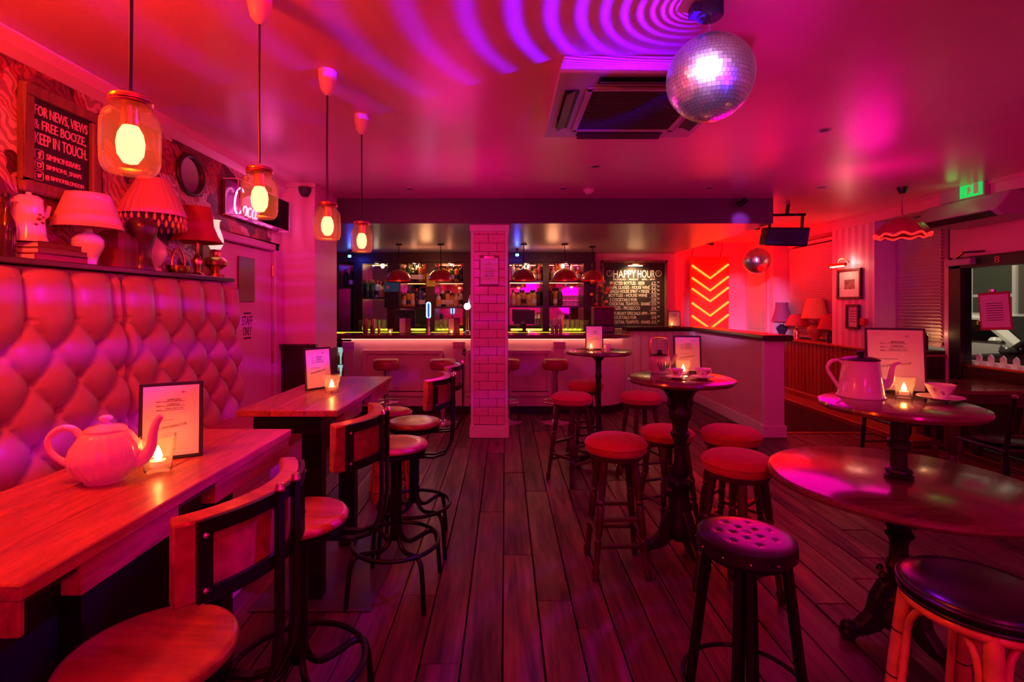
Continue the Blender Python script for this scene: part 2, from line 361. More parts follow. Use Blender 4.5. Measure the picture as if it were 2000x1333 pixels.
def brickmat():
    m, nd, lk, p = new_mat('far brick'); tc = nd.new('ShaderNodeTexCoord'); mp = nd.new('ShaderNodeMapping'); mp.inputs['Rotation'].default_value = (R(90), 0, R(90))
    lk.new(tc.outputs['Object'], mp.inputs[0]); b = nd.new('ShaderNodeTexBrick'); b.inputs['Scale'].default_value = 5
    b.inputs['Color1'].default_value = (0.16, 0.09, 0.05, 1); b.inputs['Color2'].default_value = (0.22, 0.12, 0.07, 1); b.inputs['Mortar'].default_value = (0.12, 0.10, 0.08, 1)
    lk.new(mp.outputs[0], b.inputs['Vector']); lk.new(b.outputs['Color'], p.inputs['Base Color']); p.inputs['Roughness'].default_value = 0.9
    return m
M['brick'] = brickmat()
# ================================================================ THE SETTING
# floor: boards laid towards the bar
sub = MB().box(-3.5, 5.3, -2.2, 9.9, -0.06, -0.022).build('floor', M['subfloor'])
struct(sub, 'worn dark floorboards running from the front of the room to the bar', 'floor')
PWID = 0.174; edges0 = -0.012
known = {0: [4.5, 3.02], -1: [5.1, 3.65], 1: [4.05, 2.55], 2: [6.0, 2.33], -2: [4.7, 2.10], -3: [5.3, 2.6]}
plank_n = 0
for k in range(-20, 31):
    x0 = edges0 + k * PWID; x1 = x0 + PWID
    if k in known: cuts = sorted(known[k])
    else: cuts = sorted([random.uniform(2.2, 4.4), random.uniform(5.4, 7.6)])
    cuts = [-2.1] + cuts + [9.8]
    for a, b in zip(cuts, cuts[1:]):
        g = random.uniform(0.005, 0.009); dz = random.uniform(-0.0025, 0.0015)
        m_ = MB().box(-PWID / 2 + g / 2, PWID / 2 - g / 2, a + 0.003, b - 0.003, -0.022, dz)
        m_.build('plank', M['floor'], sub, bevel=0.0025, loc=((x0 + x1) / 2, 0, 0)); plank_n += 1
# ceiling
struct(MB().box(-2.3, 5.3, -2.2, 5.64, 2.70, 2.78).build('ceiling', M['ceiling']), 'glossy pale ceiling over the front of the room', 'ceiling')
struct(MB().box(3.0, 5.3, 5.64, 9.9, 2.70, 2.78).build('ceiling', M['ceiling']), 'strip of ceiling over the red alcove on the right', 'ceiling')
so = MB().box(-3.5, 3.0, 5.645, 9.2, 2.42, 2.78).build('ceiling', M['soffit']); struct(so, 'lowered ceiling above the bar', 'ceiling')
MB().box(-2.3, 3.0, 5.62, 5.645, 2.42, 2.70).build('beam_face', M['beam'], so)
# left wall
wl = thing('wall_left', 'left wall with red floral wallpaper above the tufted bench', 'wall'); wl['kind'] = 'structure'
MB().box(-2.3, -2.2, -2.2, 5.0, 0, 2.70).build('plaster', M['wallpink'], wl)
MB().box(-2.2, -2.195, -2.2, 4.72, 1.60, 2.62).build('wallpaper', M['wallpaper'], wl)
struct(MB().prism([(-2.2, 2.60), (-2.19, 2.60), (-2.15, 2.64), (-2.14, 2.69), (-2.14, 2.70), (-2.2, 2.70)], 'y', -2.2, 4.95).build('trim_1', M['trim'], None, smooth=30), 'pale cornice along the top of the left wall', 'trim')
# pilaster beside the staff door
pl = thing('wall_pilaster', 'pink wall end beside the staff door with dark panelled dado', 'wall'); pl['kind'] = 'structure'
MB().box(-2.3, -1.88, 4.95, 5.6, 0, 2.70).build('plaster', M['wallpink'], pl, bevel=0.004)
MB().box(-2.2, -1.868, 4.925, 5.6, 0, 1.04).build('dado_panel', M['darkwood'], pl)
MB().prism([(4.95, 1.12), (4.885, 1.12), (4.88, 1.10), (4.90, 1.09), (4.90, 1.07), (4.915, 1.06), (4.915, 1.035), (4.95, 1.035)], 'x', -2.2, -1.845).build('dado_rail', M['darkwoody'], pl)
MB().box(-2.2, -1.86, 4.91, 4.95, 2.66, 2.70).build('cornice', M['trim'], pl)
struct(MB().box(-3.5, -3.42, 5.2, 9.2, 0, 2.42).build('wall_bar_side', M['wallpink']), 'far left wall beside the bar, behind the black curtain', 'wall')
struct(MB().box(-3.5, -1.9, 5.52, 5.6, 0, 2.42).build('wall_return', M['wallpink']), 'short return wall behind the staff door', 'wall')
struct(MB().box(-3.5, 1.62, 9.1, 9.2, 0, 2.42).build('wall_back', M['wallpink']), 'back wall behind the bar shelves', 'wall')
cw = MB().box(1.60, 3.02, 8.90, 9.86, 0, 2.70).build('wall_chalkboard', M['wallpink']); struct(cw, 'pink wall that carries the happy hour chalkboard', 'wall')
struct(MB().box(3.02, 5.3, 9.75, 9.86, 0, 2.70).build('wall_alcove', M['wallpink']), 'red lit end wall behind the neon arrows', 'wall')
struct(MB().box(-2.3, 5.3, -2.2, -2.1, 0, 2.70).build('wall_rear', M['wallpink']), 'wall behind the viewer', 'wall')
# right wall: piers, header, recessed windows and the street door
wr = thing('wall_right', 'right wall with a striped pier between two blinded windows', 'wall'); wr['kind'] = 'structure'
MB().box(4.67, 5.1, 6.35, 7.17, 0.94, 2.58).build('pier', M['stripes'], wr)
MB().box(4.67, 5.1, 8.75, 9.75, 0.94, 2.58).build('pier', M['wallpink'], wr)
MB().box(4.66, 5.1, -2.1, 9.75, 2.56, 2.70).build('header', M['wallpink'], wr)
MB().box(4.64, 4.67, -2.1, 9.75, 2.665, 2.70).build('cornice', M['trim'], wr)
MB().box(4.98, 5.1, 4.40, 5.62, 2.02, 2.56).build('over_door', M['wallpink'], wr)
MB().box(4.98, 5.1, -2.1, 4.42, 0, 2.56).build('plaster', M['wallpink'], wr)
MB().box(4.70, 5.1, 5.62, 9.75, 0, 0.92).build('dado_backing', M['darkwood'], wr)
MB().box(4.61, 5.0, 5.60, 9.75, 0.92, 0.95).build('dado_ledge', M['dado'], wr, bevel=0.006)
bd = MB().prism([(-0.014, -0.047), (-0.014, 0.030), (0.004, 0.036), (0.008, 0.047), (0.03, 0.047), (0.03, -0.047)], 'z', 0.15, 0.92).mesh('board', M['dado'], 35)
for i in range(43):
    link('board', bd, wr, (4.67, 5.66 + i * 0.095, 0))
MB().box(4.60, 4.70, 5.62, 9.75, 0, 0.15).build('skirting', M['dado'], wr, bevel=0.008)
struct(MB().box(4.30, 4.60, 5.3, 9.75, 0.0, 0.07).build('trim_2', M['dado'], None, bevel=0.008), 'low wooden kerb along the foot of the right wall', 'trim')
struct(MB().box(3.16, 4.30, 5.92, 9.7, 0.0, 0.006).build('floor_mat', M['mat']), 'dark mat on the floor behind the half wall', 'mat')
struct(MB().box(3.13, 4.30, 5.86, 5.92, 0.0, 0.009).build('trim_3', M['brass'], None, bevel=0.003), 'metal threshold strip at the edge of the dark mat', 'trim')
def blind(n, label, y0, y1, z0, z1, x=4.95):
    t = thing('window_%d' % n, label, 'window'); t['kind'] = 'structure'
    MB().box(x + 0.05, x + 0.06, y0, y1, z0, z1).build('pane', M['nightglass'], t)
    fm = MB(); fm.box(x + 0.02, x + 0.08, y0, y0 + 0.05, z0, z1); fm.box(x + 0.02, x + 0.08, y1 - 0.05, y1, z0, z1); fm.box(x + 0.02, x + 0.08, y0, y1, z0, z0 + 0.05); fm.box(x + 0.02, x + 0.08, y0, y1, z1 - 0.05, z1)
    fm.build('window_frame', M['trim'], t)
    sl = MB().bar((0, y0 + 0.02, 0), (0, y1 - 0.02, 0), 0.044, 0.003); 
    me = sl.mesh('slat', M['blind'])
    k = 0; z = z0 + 0.04
    while z < z1 - 0.05:
        o = link('slat', me, t, (x - 0.01, 0, z)); o.rotation_euler = (0, R(54), 0); z += 0.040; k += 1
    MB().box(x - 0.04, x + 0.02, y0 + 0.01, y1 - 0.01, z1 - 0.05, z1).build('head_rail', M['blind'], t)
    MB().box(x - 0.03, x + 0.01, y0 + 0.01, y1 - 0.01, z0 + 0.005, z0 + 0.03).build('bottom_rail', M['blind'], t)
    for yy in (y0 + 0.12, y1 - 0.12): MB().tube([(x - 0.035, yy, z0 + 0.02), (x - 0.035, yy, z1 - 0.03)], 0.0015, 5).build('cord', M['blind'], t)
    return t
M['nightglass'] = solid('dark night pane', (0.01, 0.01, 0.015), 0.05)
blind(1, 'window with cream slatted blind beside the street door', 5.66, 6.33, 1.02, 2.54)
blind(2, 'red lit slatted blind behind the lamps in the alcove', 7.2, 8.74, 0.97, 2.54)
blind(3, 'slatted blind at the far end of the alcove side wall', 8.9, 9.6, 0.97, 2.2, 4.63)
# street door
dr = thing('door_2', 'black street door with a big glass pane and the number 8', 'door'); dr['kind'] = 'structure'
fr = MB(); 
fr.box(4.93, 5.06, 5.44, 5.58, 0, 2.02); fr.box(4.93, 5.06, 4.42, 4.52, 0, 2.02); fr.box(4.93, 5.06, 4.42, 5.58, 1.90, 2.02)
fr.build('door_frame', M['blackpl'], dr, bevel=0.004)
MB().box(4.95, 5.03, 4.52, 5.44, 0.02, 0.85).build('lower_panel', M['darkwood'], dr, bevel=0.004)
MB().box(4.985, 4.992, 4.52, 5.44, 0.85, 1.90).build('pane', M['clear'], dr)
MB().box(4.96, 5.02, 4.52, 5.44, 0.84, 0.87).build('glazing_bar', M['brass'], dr)
n8 = text('number', '8', solid('red number paint', (0.8, 0.15, 0.15), 0.5), dr, -0.025, 0.025, 1.93, 1.995); n8.rotation_euler = (0, 0, R(-90)); n8.location = (4.928, 5.03, 0)
cl = MB().box(4.86, 4.93, 5.25, 5.55, 1.93, 2.0).build('door_closer', M['grey'], dr, bevel=0.006)
MB().bar((4.88, 5.46, 2.0), (4.84, 5.30, 2.06), 0.02).bar((4.84, 5.30, 2.06), (4.93, 5.16, 2.06), 0.02).build('closer_arm', M['black'], cl)
struct(MB().box(4.93, 5.02, 5.58, 5.64, 0, 2.02).build('trim_4', M['trim'], None, bevel=0.004), 'pink post between the street door and the blind', 'trim')
# staff door on the left
sd = thing('door_1', 'pink staff only door in the left wall', 'door'); sd['kind'] = 'structure'
MB().box(-2.2, -2.165, 3.74, 4.64, 0.01, 1.99).build('door_leaf', M['wallpink'], sd, bevel=0.004)
fr = MB(); fr.box(-2.2, -2.135, 4.66, 4.74, 0, 2.07); fr.box(-2.2, -2.135, 3.64, 3.72, 0, 2.07); fr.box(-2.2, -2.135, 3.64, 4.74, 2.005, 2.07)
fr.build('door_frame', M['trim'], sd, bevel=0.008)
for zz in (1.82, 1.02): MB().tube([(-2.155, 4.65, zz - 0.05), (-2.155, 4.65, zz + 0.05)], 0.009, 8).build('hinge', M['brass'], sd)
def on_left_wall(o, x, y): o.rotation_euler = (0, 0, R(90)); o.location = (x, y, 0)
for s_, a, b, c, d in (('STAFF', -0.085, 0.085, 1.335, 1.41), ('ONLY', -0.068, 0.068, 1.25, 1.322)):
    o = text('lettering', s_, M['ink'], sd, a, b, c, d); on_left_wall(o, -2.1645, 4.21)
for zz in (1.428, 1.22): MB().box(-2.1655, -2.1640, 4.15, 4.27, zz, zz + 0.012).build('print_line', M['ink'], sd)
hp = MB().box(-2.165, -2.15, 4.05, 4.31, 1.53, 1.90).build('notice_plate', solid('dark red plate', (0.22, 0.02, 0.03), 0.25), sd, bevel=0.003)
# cabinets and skirting beside the street door
point('ledge_lamp_glow', (4.82, 5.74, 1.16), (1.0, 0.50, 0.22), 1.6, 0.03)
struct(MB().box(4.5, 4.95, 5.62, 6.0, 0.95, 0.99).build('trim_5', M['darkwoody'], None, bevel=0.005), 'dark ledge in front of the slatted blind', 'trim')

# -------- tiled column
cx0 = -0.182
cm = thing('column', 'square column clad in glazed metro tiles in front of the bar', 'column', (cx0, 5.93, 0)); cm['kind'] = 'structure'
MB().box(-0.200, 0.200, -0.200, 0.21, 0.10, 2.42).build('core', M['grout'], cm)
for sx in (-1, 1):
    MB().prism([(sx * 0.178, -0.212), (sx * 0.205, -0.212), (sx * 0.213, -0.205), (sx * 0.213, -0.17), (sx * 0.178, -0.17)], 'z', 0.13, 2.36).build('corner_trim', M['white'], cm, smooth=40)
rowh = 0.0987; tz = 0.14; row = 0
def tile_me(w_): return MB().box(-w_ / 2 + 0.002, w_ / 2 - 0.002, -0.212, -0.19, 0.002, rowh - 0.002).mesh('tile', M['tile'], None, bevel=0.004)
TM = {}
def put_tile(x0, x1, z, rz=0):
    k = round(x1 - x0, 3)
    if k not in TM: TM[k] = tile_me(x1 - x0)
    xm = (x0 + x1) / 2
    link('tile', TM[k], cm, (xm * math.cos(rz), xm * math.sin(rz), z), rz)
while tz < 2.33:
    cuts = [-0.178, -0.113, 0.087, 0.178] if row % 2 == 0 else [-0.178, -0.013, 0.178]
    for a, b in zip(cuts, cuts[1:]): put_tile(a, b, tz)
    for rz in (R(90), R(-90)):
        for a, b in zip(cuts, cuts[1:]): put_tile(a, b, tz, rz)
    tz += rowh; row += 1
MB().box(-0.225, 0.225, -0.235, 0.235, 2.345, 2.42).build('capital', M['white'], cm, bevel=0.012, seg=2)
MB().box(-0.225, 0.225, -0.265, 0.265, 0, 0.115).box(-0.222, 0.222, -0.25, 0.25, 0.115, 0.135).build('plinth', M['white'], cm, bevel=0.006)

# -------- half wall on the right of the bar
hw = thing('wall_half', 'low pink half wall with dark coping beside the alcove', 'wall'); hw['kind'] = 'structure'
MB().box(2.97, 3.13, 5.72, 7.85, 0, 1.10).build('plaster', M['wallpink'], hw)
MB().box(2.93, 3.16, 5.68, 5.74, 0, 1.10).build('end_post', M['white'], hw, bevel=0.004)
MB().box(2.91, 3.18, 5.66, 5.76, 0, 0.14).build('post_base', M['white'], hw, bevel=0.008)
MB().box(2.945, 2.97, 5.74, 7.85, 0, 0.14).build('skirting', M['white'], hw, bevel=0.006)
MB().box(1.745, 2.97, 7.865, 7.95, 0, 1.10).build('backing', M['barwhite'], hw)
bw = MB().prism([(-0.062, 0), (-0.056, -0.014), (0.056, -0.014), (0.062, 0)], 'z', 0.14, 1.10).mesh('board', M['barwhite'])
for i in range(10): link('board', bw, hw, (1.81 + i * 0.125, 7.865, 0))
MB().box(1.78, 2.97, 7.83, 7.86, 0, 0.14).build('skirting', M['barwhite'], hw, bevel=0.006)
MB().prism([(2.90, 1.10), (3.22, 1.10), (3.24, 1.13), (3.22, 1.165), (2.90, 1.165), (2.88, 1.13)], 'y', 5.62, 8.0).build('coping', M['darkwoody'], hw, bevel=0.006)
MB().prism([(7.78, 1.10), (8.10, 1.10), (8.10, 1.165), (7.78, 1.165), (7.76, 1.13)], 'x', 1.88, 2.90).build('coping', M['darkwoody'], hw, bevel=0.006)
rl = MB().tube([(3.13, 6.0, 0.80), (3.20, 6.0, 0.80), (3.28, 5.92, 0.84)], 0.018, 8).build('handrail', M['black'], hw)
# ================================================================ TUFTED BENCH
bench = thing('banquette', 'long pale deep-buttoned bench with a tiled base along the left wall', 'bench', (0, 0, 0))
def tuft(y0, y1):
    ns, nt = 150, 120; zb, zt = 0.70, 1.665; V = []; Fc = []
    for j in range(nt + 1):
        t = j / nt; z = zb + (zt - zb) * t
        base = -1.955 - 0.05 * t
        for i in range(ns + 1):
            s = i / ns; y = y0 + (y1 - y0) * s
            ys = (y - y0 - 0.01) / 0.23; zs = (z - 1.44) / 0.27
            a = ys + zs; b = ys - zs
            if zs > 0:                                  # vertical pleats above the top row of buttons
                q = abs(math.sin(pi * ys)); h = (q ** 0.38) * (1 - 0.15 * zs)
                dd = math.hypot((ys - round(ys)) * 0.23, z - 1.44)
            else:
                q = abs(math.sin(pi * a) * math.sin(pi * b)); h = 0.30 + 0.70 * (q ** 0.34)
                ca, cb = round(a), round(b); yb = (ca + cb) / 2; zb_ = (ca - cb) / 2
                dd = math.hypot((ys - yb) * 0.23, (zs - zb_) * 0.27)
                if dd < 0.03: h *= 0.35 + 0.65 * dd / 0.03
            e = min(y - y0, y1 - y); edge = min(1, max(0.0, e) / 0.03) ** 0.5
            top = min(1, (zt - z) / 0.05) ** 0.5
            V.append((base + 0.075 * h * edge * (0.25 + 0.75 * top), y, z))
    for j in range(nt):
        for i in range(ns):
            k = j * (ns + 1) + i; Fc.append((k, k + 1, k + ns + 2, k + ns + 1))
    m_ = MB(); m_.v = V; m_.f = Fc
    # close the back
    n = ns + 1
    p = m_.build('tufted_panel', M['leather'], bench, smooth=80)
    bt = MB().lathe([(0.001, 0.008), (0.010, 0.006), (0.013, 0.0), (0.010, -0.004)], n=10).mesh('button', M['leather'], 60)
    yy0 = y0 + 0.01; 
    for rws in range(6):
        z = 1.44 - rws * 0.135; off = 0.0 if rws % 2 == 0 else 0.115
        yv = yy0 + off + (0.23 if off == 0 else 0)
        while yv < y1 - 0.05:
            t = (z - zb) / (zt - zb)
            o = link('button', bt, p, (-1.955 - 0.05 * t + 0.014, yv, z)); o.rotation_euler = (0, R(90), 0); yv += 0.23
    return p
for a, b in ((0.13, 1.35), (1.355, 2.575), (2.58, 3.665)): tuft(a, b)
MB().box(-2.19, -1.985, 0.1, 3.665, 0.0, 1.66).build('back_frame', M['darkwoody'], bench)
for a, b in ((0.13, 1.35), (1.355, 2.575), (2.58, 3.665)):
    MB().box(-1.96, -1.36, a, b, 0.60, 0.72).build('seat_cushion', M['redvinyl'], bench, bevel=0.03, seg=3)
MB().box(-1.96, -1.40, 0.1, 3.665, 0.0, 0.60).build('base', M['grout'], bench)
tb = MB().box(0, 0.012, -0.098, 0.098, 0.002, 0.098).mesh('tile', M['tile'], None, bevel=0.003)
for r_ in range(6):
    for c_ in range(14):
        y = 1.05 + c_ * 0.2 + (0.1 if r_ % 2 else 0)
        if y < 3.56: link('tile', tb, bench, (-1.40, y, r_ * 0.1))
# shelf on top of the bench back
sh = MB().box(-2.195, -1.955, 0.1, 3.63, 1.668, 1.695).build('shelf', M['darkwoody'], None, bevel=0.004)
tag(sh, 'long dark wooden shelf on top of the tufted bench back', 'shelf')

# ================================================================ LEFT TABLES
def wall_table(name, label, y0, y1, x0, x1, marks, panel=None):
    t = thing(name, label, 'table', (0, 0, 0), group='narrow plank tables by the bench')
    n = 3; wv = (x1 - x0) / n
    for i in range(n):
        MB().box(x0 + i * wv + 0.0007, x0 + (i + 1) * wv - 0.0007, y0, y1, 0.99, 1.02).build('plank', M['tabletop'], t, bevel=0.003)
    MB().box(x1 - 0.035, x1 - 0.015, y0 + 0.02, y1 - 0.02, 0.975, 0.99).build('edge_batten', M['darkwoody'], t)
    for a, b in marks: MB().box(x1 - 0.05, x1 - 0.006, a, b, 0.925, 0.99).build('apron_block', M['tabletop'], t, bevel=0.003)
    MB().box(x0 + 0.05, x1 - 0.10, y0 + 0.06, y1 - 0.06, 0.90, 0.99).build('under_frame', M['black'], t)
    for yy in (y0 + 0.28, y1 - 0.27):
        MB().box(-1.03, -0.93, yy - 0.035, yy + 0.035, 0.012, 0.90).build('leg', M['black'], t, bevel=0.004)
    if panel: MB().box(-1.0, -0.97, panel[0], panel[1], 0.03, 0.90).build('side_panel', M['black'], t)
    MB().box(-1.26, -0.66, y0 + 0.16, y1 - 0.16, 0.0, 0.012).build('foot_plate', M['dkgrey'], t, bevel=0.003)
    return t
wall_table('plank_table', 'narrow plank table with the fluted white teapot, nearest the viewer', 0.86, 1.95, -1.30, -0.83, [(0.862, 0.875), (0.99, 1.286), (1.45, 1.94)], (0.88, 1.62))
wall_table('plank_table', 'narrow plank table nearer the staff door, with only a menu and candle', 2.29, 3.40, -1.23, -0.765, [(2.40, 2.7), (2.9, 3.3)])

# ================================================================ WOODEN STOOLS WITH BACKS
def swivel_stool():
    t = thing('swivel_stool', 'x', 'stool')
    seat = MB().lathe([(0.001, 0.745), (0.10, 0.745), (0.150, 0.748), (0.164, 0.757), (0.166, 0.768), (0.160, 0.778), (0.148, 0.782), (0.10, 0.780), (0.001, 0.778)], n=48).build('seat', M['seatwood'], t, smooth=50)
    MB().lathe([(0.001, 0.722), (0.150, 0.722), (0.156, 0.730), (0.156, 0.745), (0.001, 0.745)], n=40).build('seat_ring', M['black'], t, smooth=30)
    MB().lathe([(0.001, 0.27), (0.024, 0.27), (0.031, 0.30), (0.031, 0.70), (0.05, 0.71), (0.05, 0.722), (0.001, 0.722)], n=20).build('post', M['black'], t, smooth=40)
    MB().tube(circle((0, 0), 0.222, 40, 0.262), 0.011, 8, closed=True).build('foot_ring', M['black'], t, smooth=60)
    for k in range(4):
        a = R(38 + 90 * k) if k % 2 == 0 else R(52 + 90 * k); a = R(45 + 90 * k)
        pr = [(0.018, 0.36), (0.026, 0.30), (0.05, 0.255), (0.09, 0.235), (0.15, 0.243), (0.20, 0.252), (0.235, 0.240), (0.252, 0.205), (0.262, 0.14), (0.275, 0.0)]
        MB().tube([(r * math.cos(a), r * math.sin(a), z) for r, z in pr], 0.0125, 8).build('leg', M['black'], t, smooth=60)
    # curved backrest on the +X side
    n = 16; A = 43; V = []; Fc = []
    for i in range(n + 1):
        a = R(-A + 2 * A * i / n)
        for r, z in ((0.247, 0.985), (0.285, 0.985), (0.290, 1.13), (0.252, 1.135)): V.append((r * math.cos(a), r * math.sin(a), z))
    for i in range(n):
        for k in range(4): Fc.append((i*4+k, i*4+(k+1) % 4, (i+1)*4+(k+1) % 4, (i+1)*4+k))
    Fc += [(3, 2, 1, 0), (n*4, n*4+1, n*4+2, n*4+3)]
    br = MB().add(V, Fc).build('backrest', M['seatwood'], t, smooth=40, bevel=0.004)
    fr = MB()
    for z in (1.118, 0.998):
        pts = [(0.296 * math.cos(R(b)), 0.296 * math.sin(R(b)), z) for b in range(-34, 35, 4)]
        for p, q in zip(pts, pts[1:]): fr.bar(p, q, 0.010, 0.026)
    for b in (-34, 34): fr.bar((0.296 * math.cos(R(b)), 0.296 * math.sin(R(b)), 0.99), (0.296 * math.cos(R(b)), 0.296 * math.sin(R(b)), 1.13), 0.024, 0.010, (math.cos(R(b)), math.sin(R(b)), 0))
    bf = fr.build('back_frame', M['black'], t)
    for sy in (-1, 1):
        y = sy * 0.030
        pts = [(0.303, y, 1.135), (0.303, y, 0.86), (0.295, y, 0.79), (0.265, y, 0.735), (0.21, y, 0.715), (0.05, y, 0.712)]
        st = MB()
        for p, q in zip(pts, pts[1:]): st.bar(p, q, 0.022, 0.010, (0, 0, 1) if abs(p[0] - q[0]) > abs(p[2] - q[2]) else (1, 0, 0))
        st.build('back_strap', M['black'], t, smooth=20)
        MB().lathe([(0.001, 0.012), (0.008, 0.010), (0.011, 0.0), (0.011, -0.004)], (0.303, y, 1.137), 10).build('bolt', M['chrome'], bf)
    for b in (-34, 34):
        for z in (1.105, 1.01):
            MB().lathe([(0.001, 0.004), (0.005, 0.002), (0.006, -0.003)], n=8).build('bolt', M['chrome'], bf, loc=(0.302 * math.cos(R(b)), 0.302 * math.sin(R(b)), z)).rotation_euler = (0, R(90), R(b))
    return t
sw = swivel_stool()
spots = [(-0.745, 1.055, -6, 'round wooden stool with curved back, nearest the viewer, bottom left corner'),
         (-0.715, 1.735, -4, 'round wooden stool with curved back, second from the viewer, by the teapot table end'),
         (-0.575, 2.64, -4, 'round wooden stool with curved back, third from the viewer along the plank tables'),
         (-0.570, 3.14, 6, 'round wooden stool with curved back, furthest from the viewer, nearest the bar')]
for i, (x, y, a, lab) in enumerate(spots):
    o = sw if i == 0 else copy_tree(sw)
    o.location = (x, y, 0); o.rotation_euler = (0, 0, R(a)); o['label'] = lab; o['group'] = 'wooden stools along the plank tables'

# ================================================================ RATTAN STOOLS
def rattan(seat_z, r, label, loc, rz, seatmat):
    t = thing('rattan_stool', label, 'stool', loc, rz, 'rattan stools')
    z = seat_z
    MB().lathe([(0.001, z - 0.045), (r - 0.01, z - 0.045), (r, z - 0.03), (r + 0.002, z - 0.012), (r - 0.008, z), (r * 0.7, z + 0.010), (0.001, z + 0.014)], n=40).build('cushion', seatmat, t, smooth=60)
    MB().tube(circle((0, 0), r + 0.004, 40, z - 0.018), 0.007, 8, closed=True).tube(circle((0, 0), r + 0.002, 40, z - 0.042), 0.006, 8, closed=True).build('piping', seatmat, t, smooth=60)
    MB().tube(circle((0, 0), r - 0.014, 36, z - 0.062), 0.016, 8, closed=True).build('seat_hoop', M['bamboo'], t, smooth=60)
    k4 = []
    for k in range(4):
        a = R(45 + 90 * k); c, s = math.cos(a), math.sin(a)
        p0 = Vector(((r - 0.02) * c, (r - 0.02) * s, z - 0.055)); p1 = Vector(((r + 0.045) * c, (r + 0.045) * s, 0.0))
        lg = MB().tube([p0.lerp(p1, i / 6) for i in range(7)], [0.021, 0.022, 0.023, 0.022, 0.023, 0.022, 0.023], 12).build('leg', M['bamboo'], t, smooth=60)
        for f in (0.22, 0.45, 0.68, 0.88):
            q = p0.lerp(p1, f); dv = (p1 - p0).normalized() * 0.0025
            MB().tube([q - dv, q + dv], 0.0242, 12).build('node', M['bambooknot'], lg)
        k4.append((p0, p1))
    for k in range(4):
        (a0, a1), (b0, b1) = k4[k], k4[(k + 1) % 4]
        pts = []
        lo_a = a0.lerp(a1, 0.97); lo_b = b0.lerp(b1, 0.97); mid = (a0 + b0) / 2; out = Vector((mid.x, mid.y, 0)).normalized()
        for i in range(15):
            u = i / 14; x = math.cos(pi * (1 - u)); 
            base = (a0 * (1 - (x + 1) / 2) + b0 * ((x + 1) / 2)) * 1.0
            base = base + (base - (a0 + b0) / 2) * -0.14 + out * 0.012
            h = math.sin(pi * u) ** 0.5
            zz = z * 0.62 + (z * 0.27) * h
            pts.append((base.x + out.x * 0.015 * (1 - h), base.y + out.y * 0.015 * (1 - h), zz))
        fa = lo_a * 0.86 + lo_b * 0.14 + out * 0.02; fb = lo_b * 0.86 + lo_a * 0.14 + out * 0.02
        MB().tube([tuple(fa)] + pts + [tuple(fb)], 0.0105, 8).build('arch', M['bamboo'], t, smooth=60)
        q0, q1 = a0.lerp(a1, 0.80), b0.lerp(b1, 0.80)
        MB().tube([q0, q1], 0.012, 8).build('stretcher', M['bamboo'], t, smooth=60)
        q0, q1 = a0.lerp(a1, 0.62), b0.lerp(b1, 0.62)
        MB().tube([q0, q1], 0.010, 8).build('stretcher', M['bamboo'], t, smooth=60)
    return t
rattan(0.68, 0.185, 'rattan stool with a black padded seat in the bottom right corner', (1.385, 1.47, 0), R(12), M['blackvinyl'])
rattan(0.67, 0.150, 'small rattan stool behind the wooden stools, near the bar', (-0.90, 3.98, 0), R(20), M['redvinyl'])

# ================================================================ RED VELVET PUB STOOLS
def turned_leg(p0, p1, r):
    prof = [(0.0, 1.0), (0.05, 1.05), (0.30, 1.0), (0.34, 0.75), (0.36, 1.15), (0.385, 0.7), (0.41, 1.05), (0.62, 0.95), (0.66, 0.65), (0.68, 1.1), (0.72, 0.85), (0.90, 0.75), (0.93, 1.1), (0.96, 0.9), (1.0, 0.8)]
    p0 = Vector(p0); p1 = Vector(p1)
    return MB().tube([p0.lerp(p1, f) for f, _ in prof], [r * k for _, k in prof], 10)
def pub_stool(seat=0.75, r=0.175):
    t = thing('pub_stool', 'x', 'stool'); z = seat
    c = MB().lathe([(0.001, z - 0.085), (r - 0.012, z - 0.085), (r - 0.004, z - 0.075), (r, z - 0.045), (r - 0.001, z - 0.040), (r + 0.002, z - 0.036), (r - 0.006, z - 0.022), (r * 0.82, z - 0.006), (r * 0.5, z + 0.003), (0.001, z + 0.006)], n=40).build('cushion', M['velvet'], t, smooth=55)
    MB().tube(circle((0, 0), r, 40, z - 0.040), 0.005, 6, closed=True).build('piping', M['velvetrim'], c, smooth=60)
    MB().lathe([(0.001, z - 0.115), (r - 0.03, z - 0.115), (r - 0.022, z - 0.10), (r - 0.022, z - 0.085), (0.001, z - 0.085)], n=32).build('seat_frame', M['turned'], t, smooth=30)
    L = []
    for k in range(4):
        a = R(45 + 90 * k); c_, s_ = math.cos(a), math.sin(a)
        p0 = Vector((0.118 * c_, 0.118 * s_, z - 0.11)); p1 = Vector((0.205 * c_, 0.205 * s_, 0))
        turned_leg(p0, p1, 0.020).build('leg', M['turned'], t, smooth=40); L.append((p0, p1))
    for k in range(4):
        (a0, a1), (b0, b1) = L[k], L[(k + 1) % 4]
        fs = (0.64,) if k % 2 else (0.50, 0.72)
        for f in fs: MB().bar(a0.lerp(a1, f), b0.lerp(b1, f), 0.030, 0.022).build('stretcher', M['turned'], t, bevel=0.004)
    return t
ps = pub_stool()
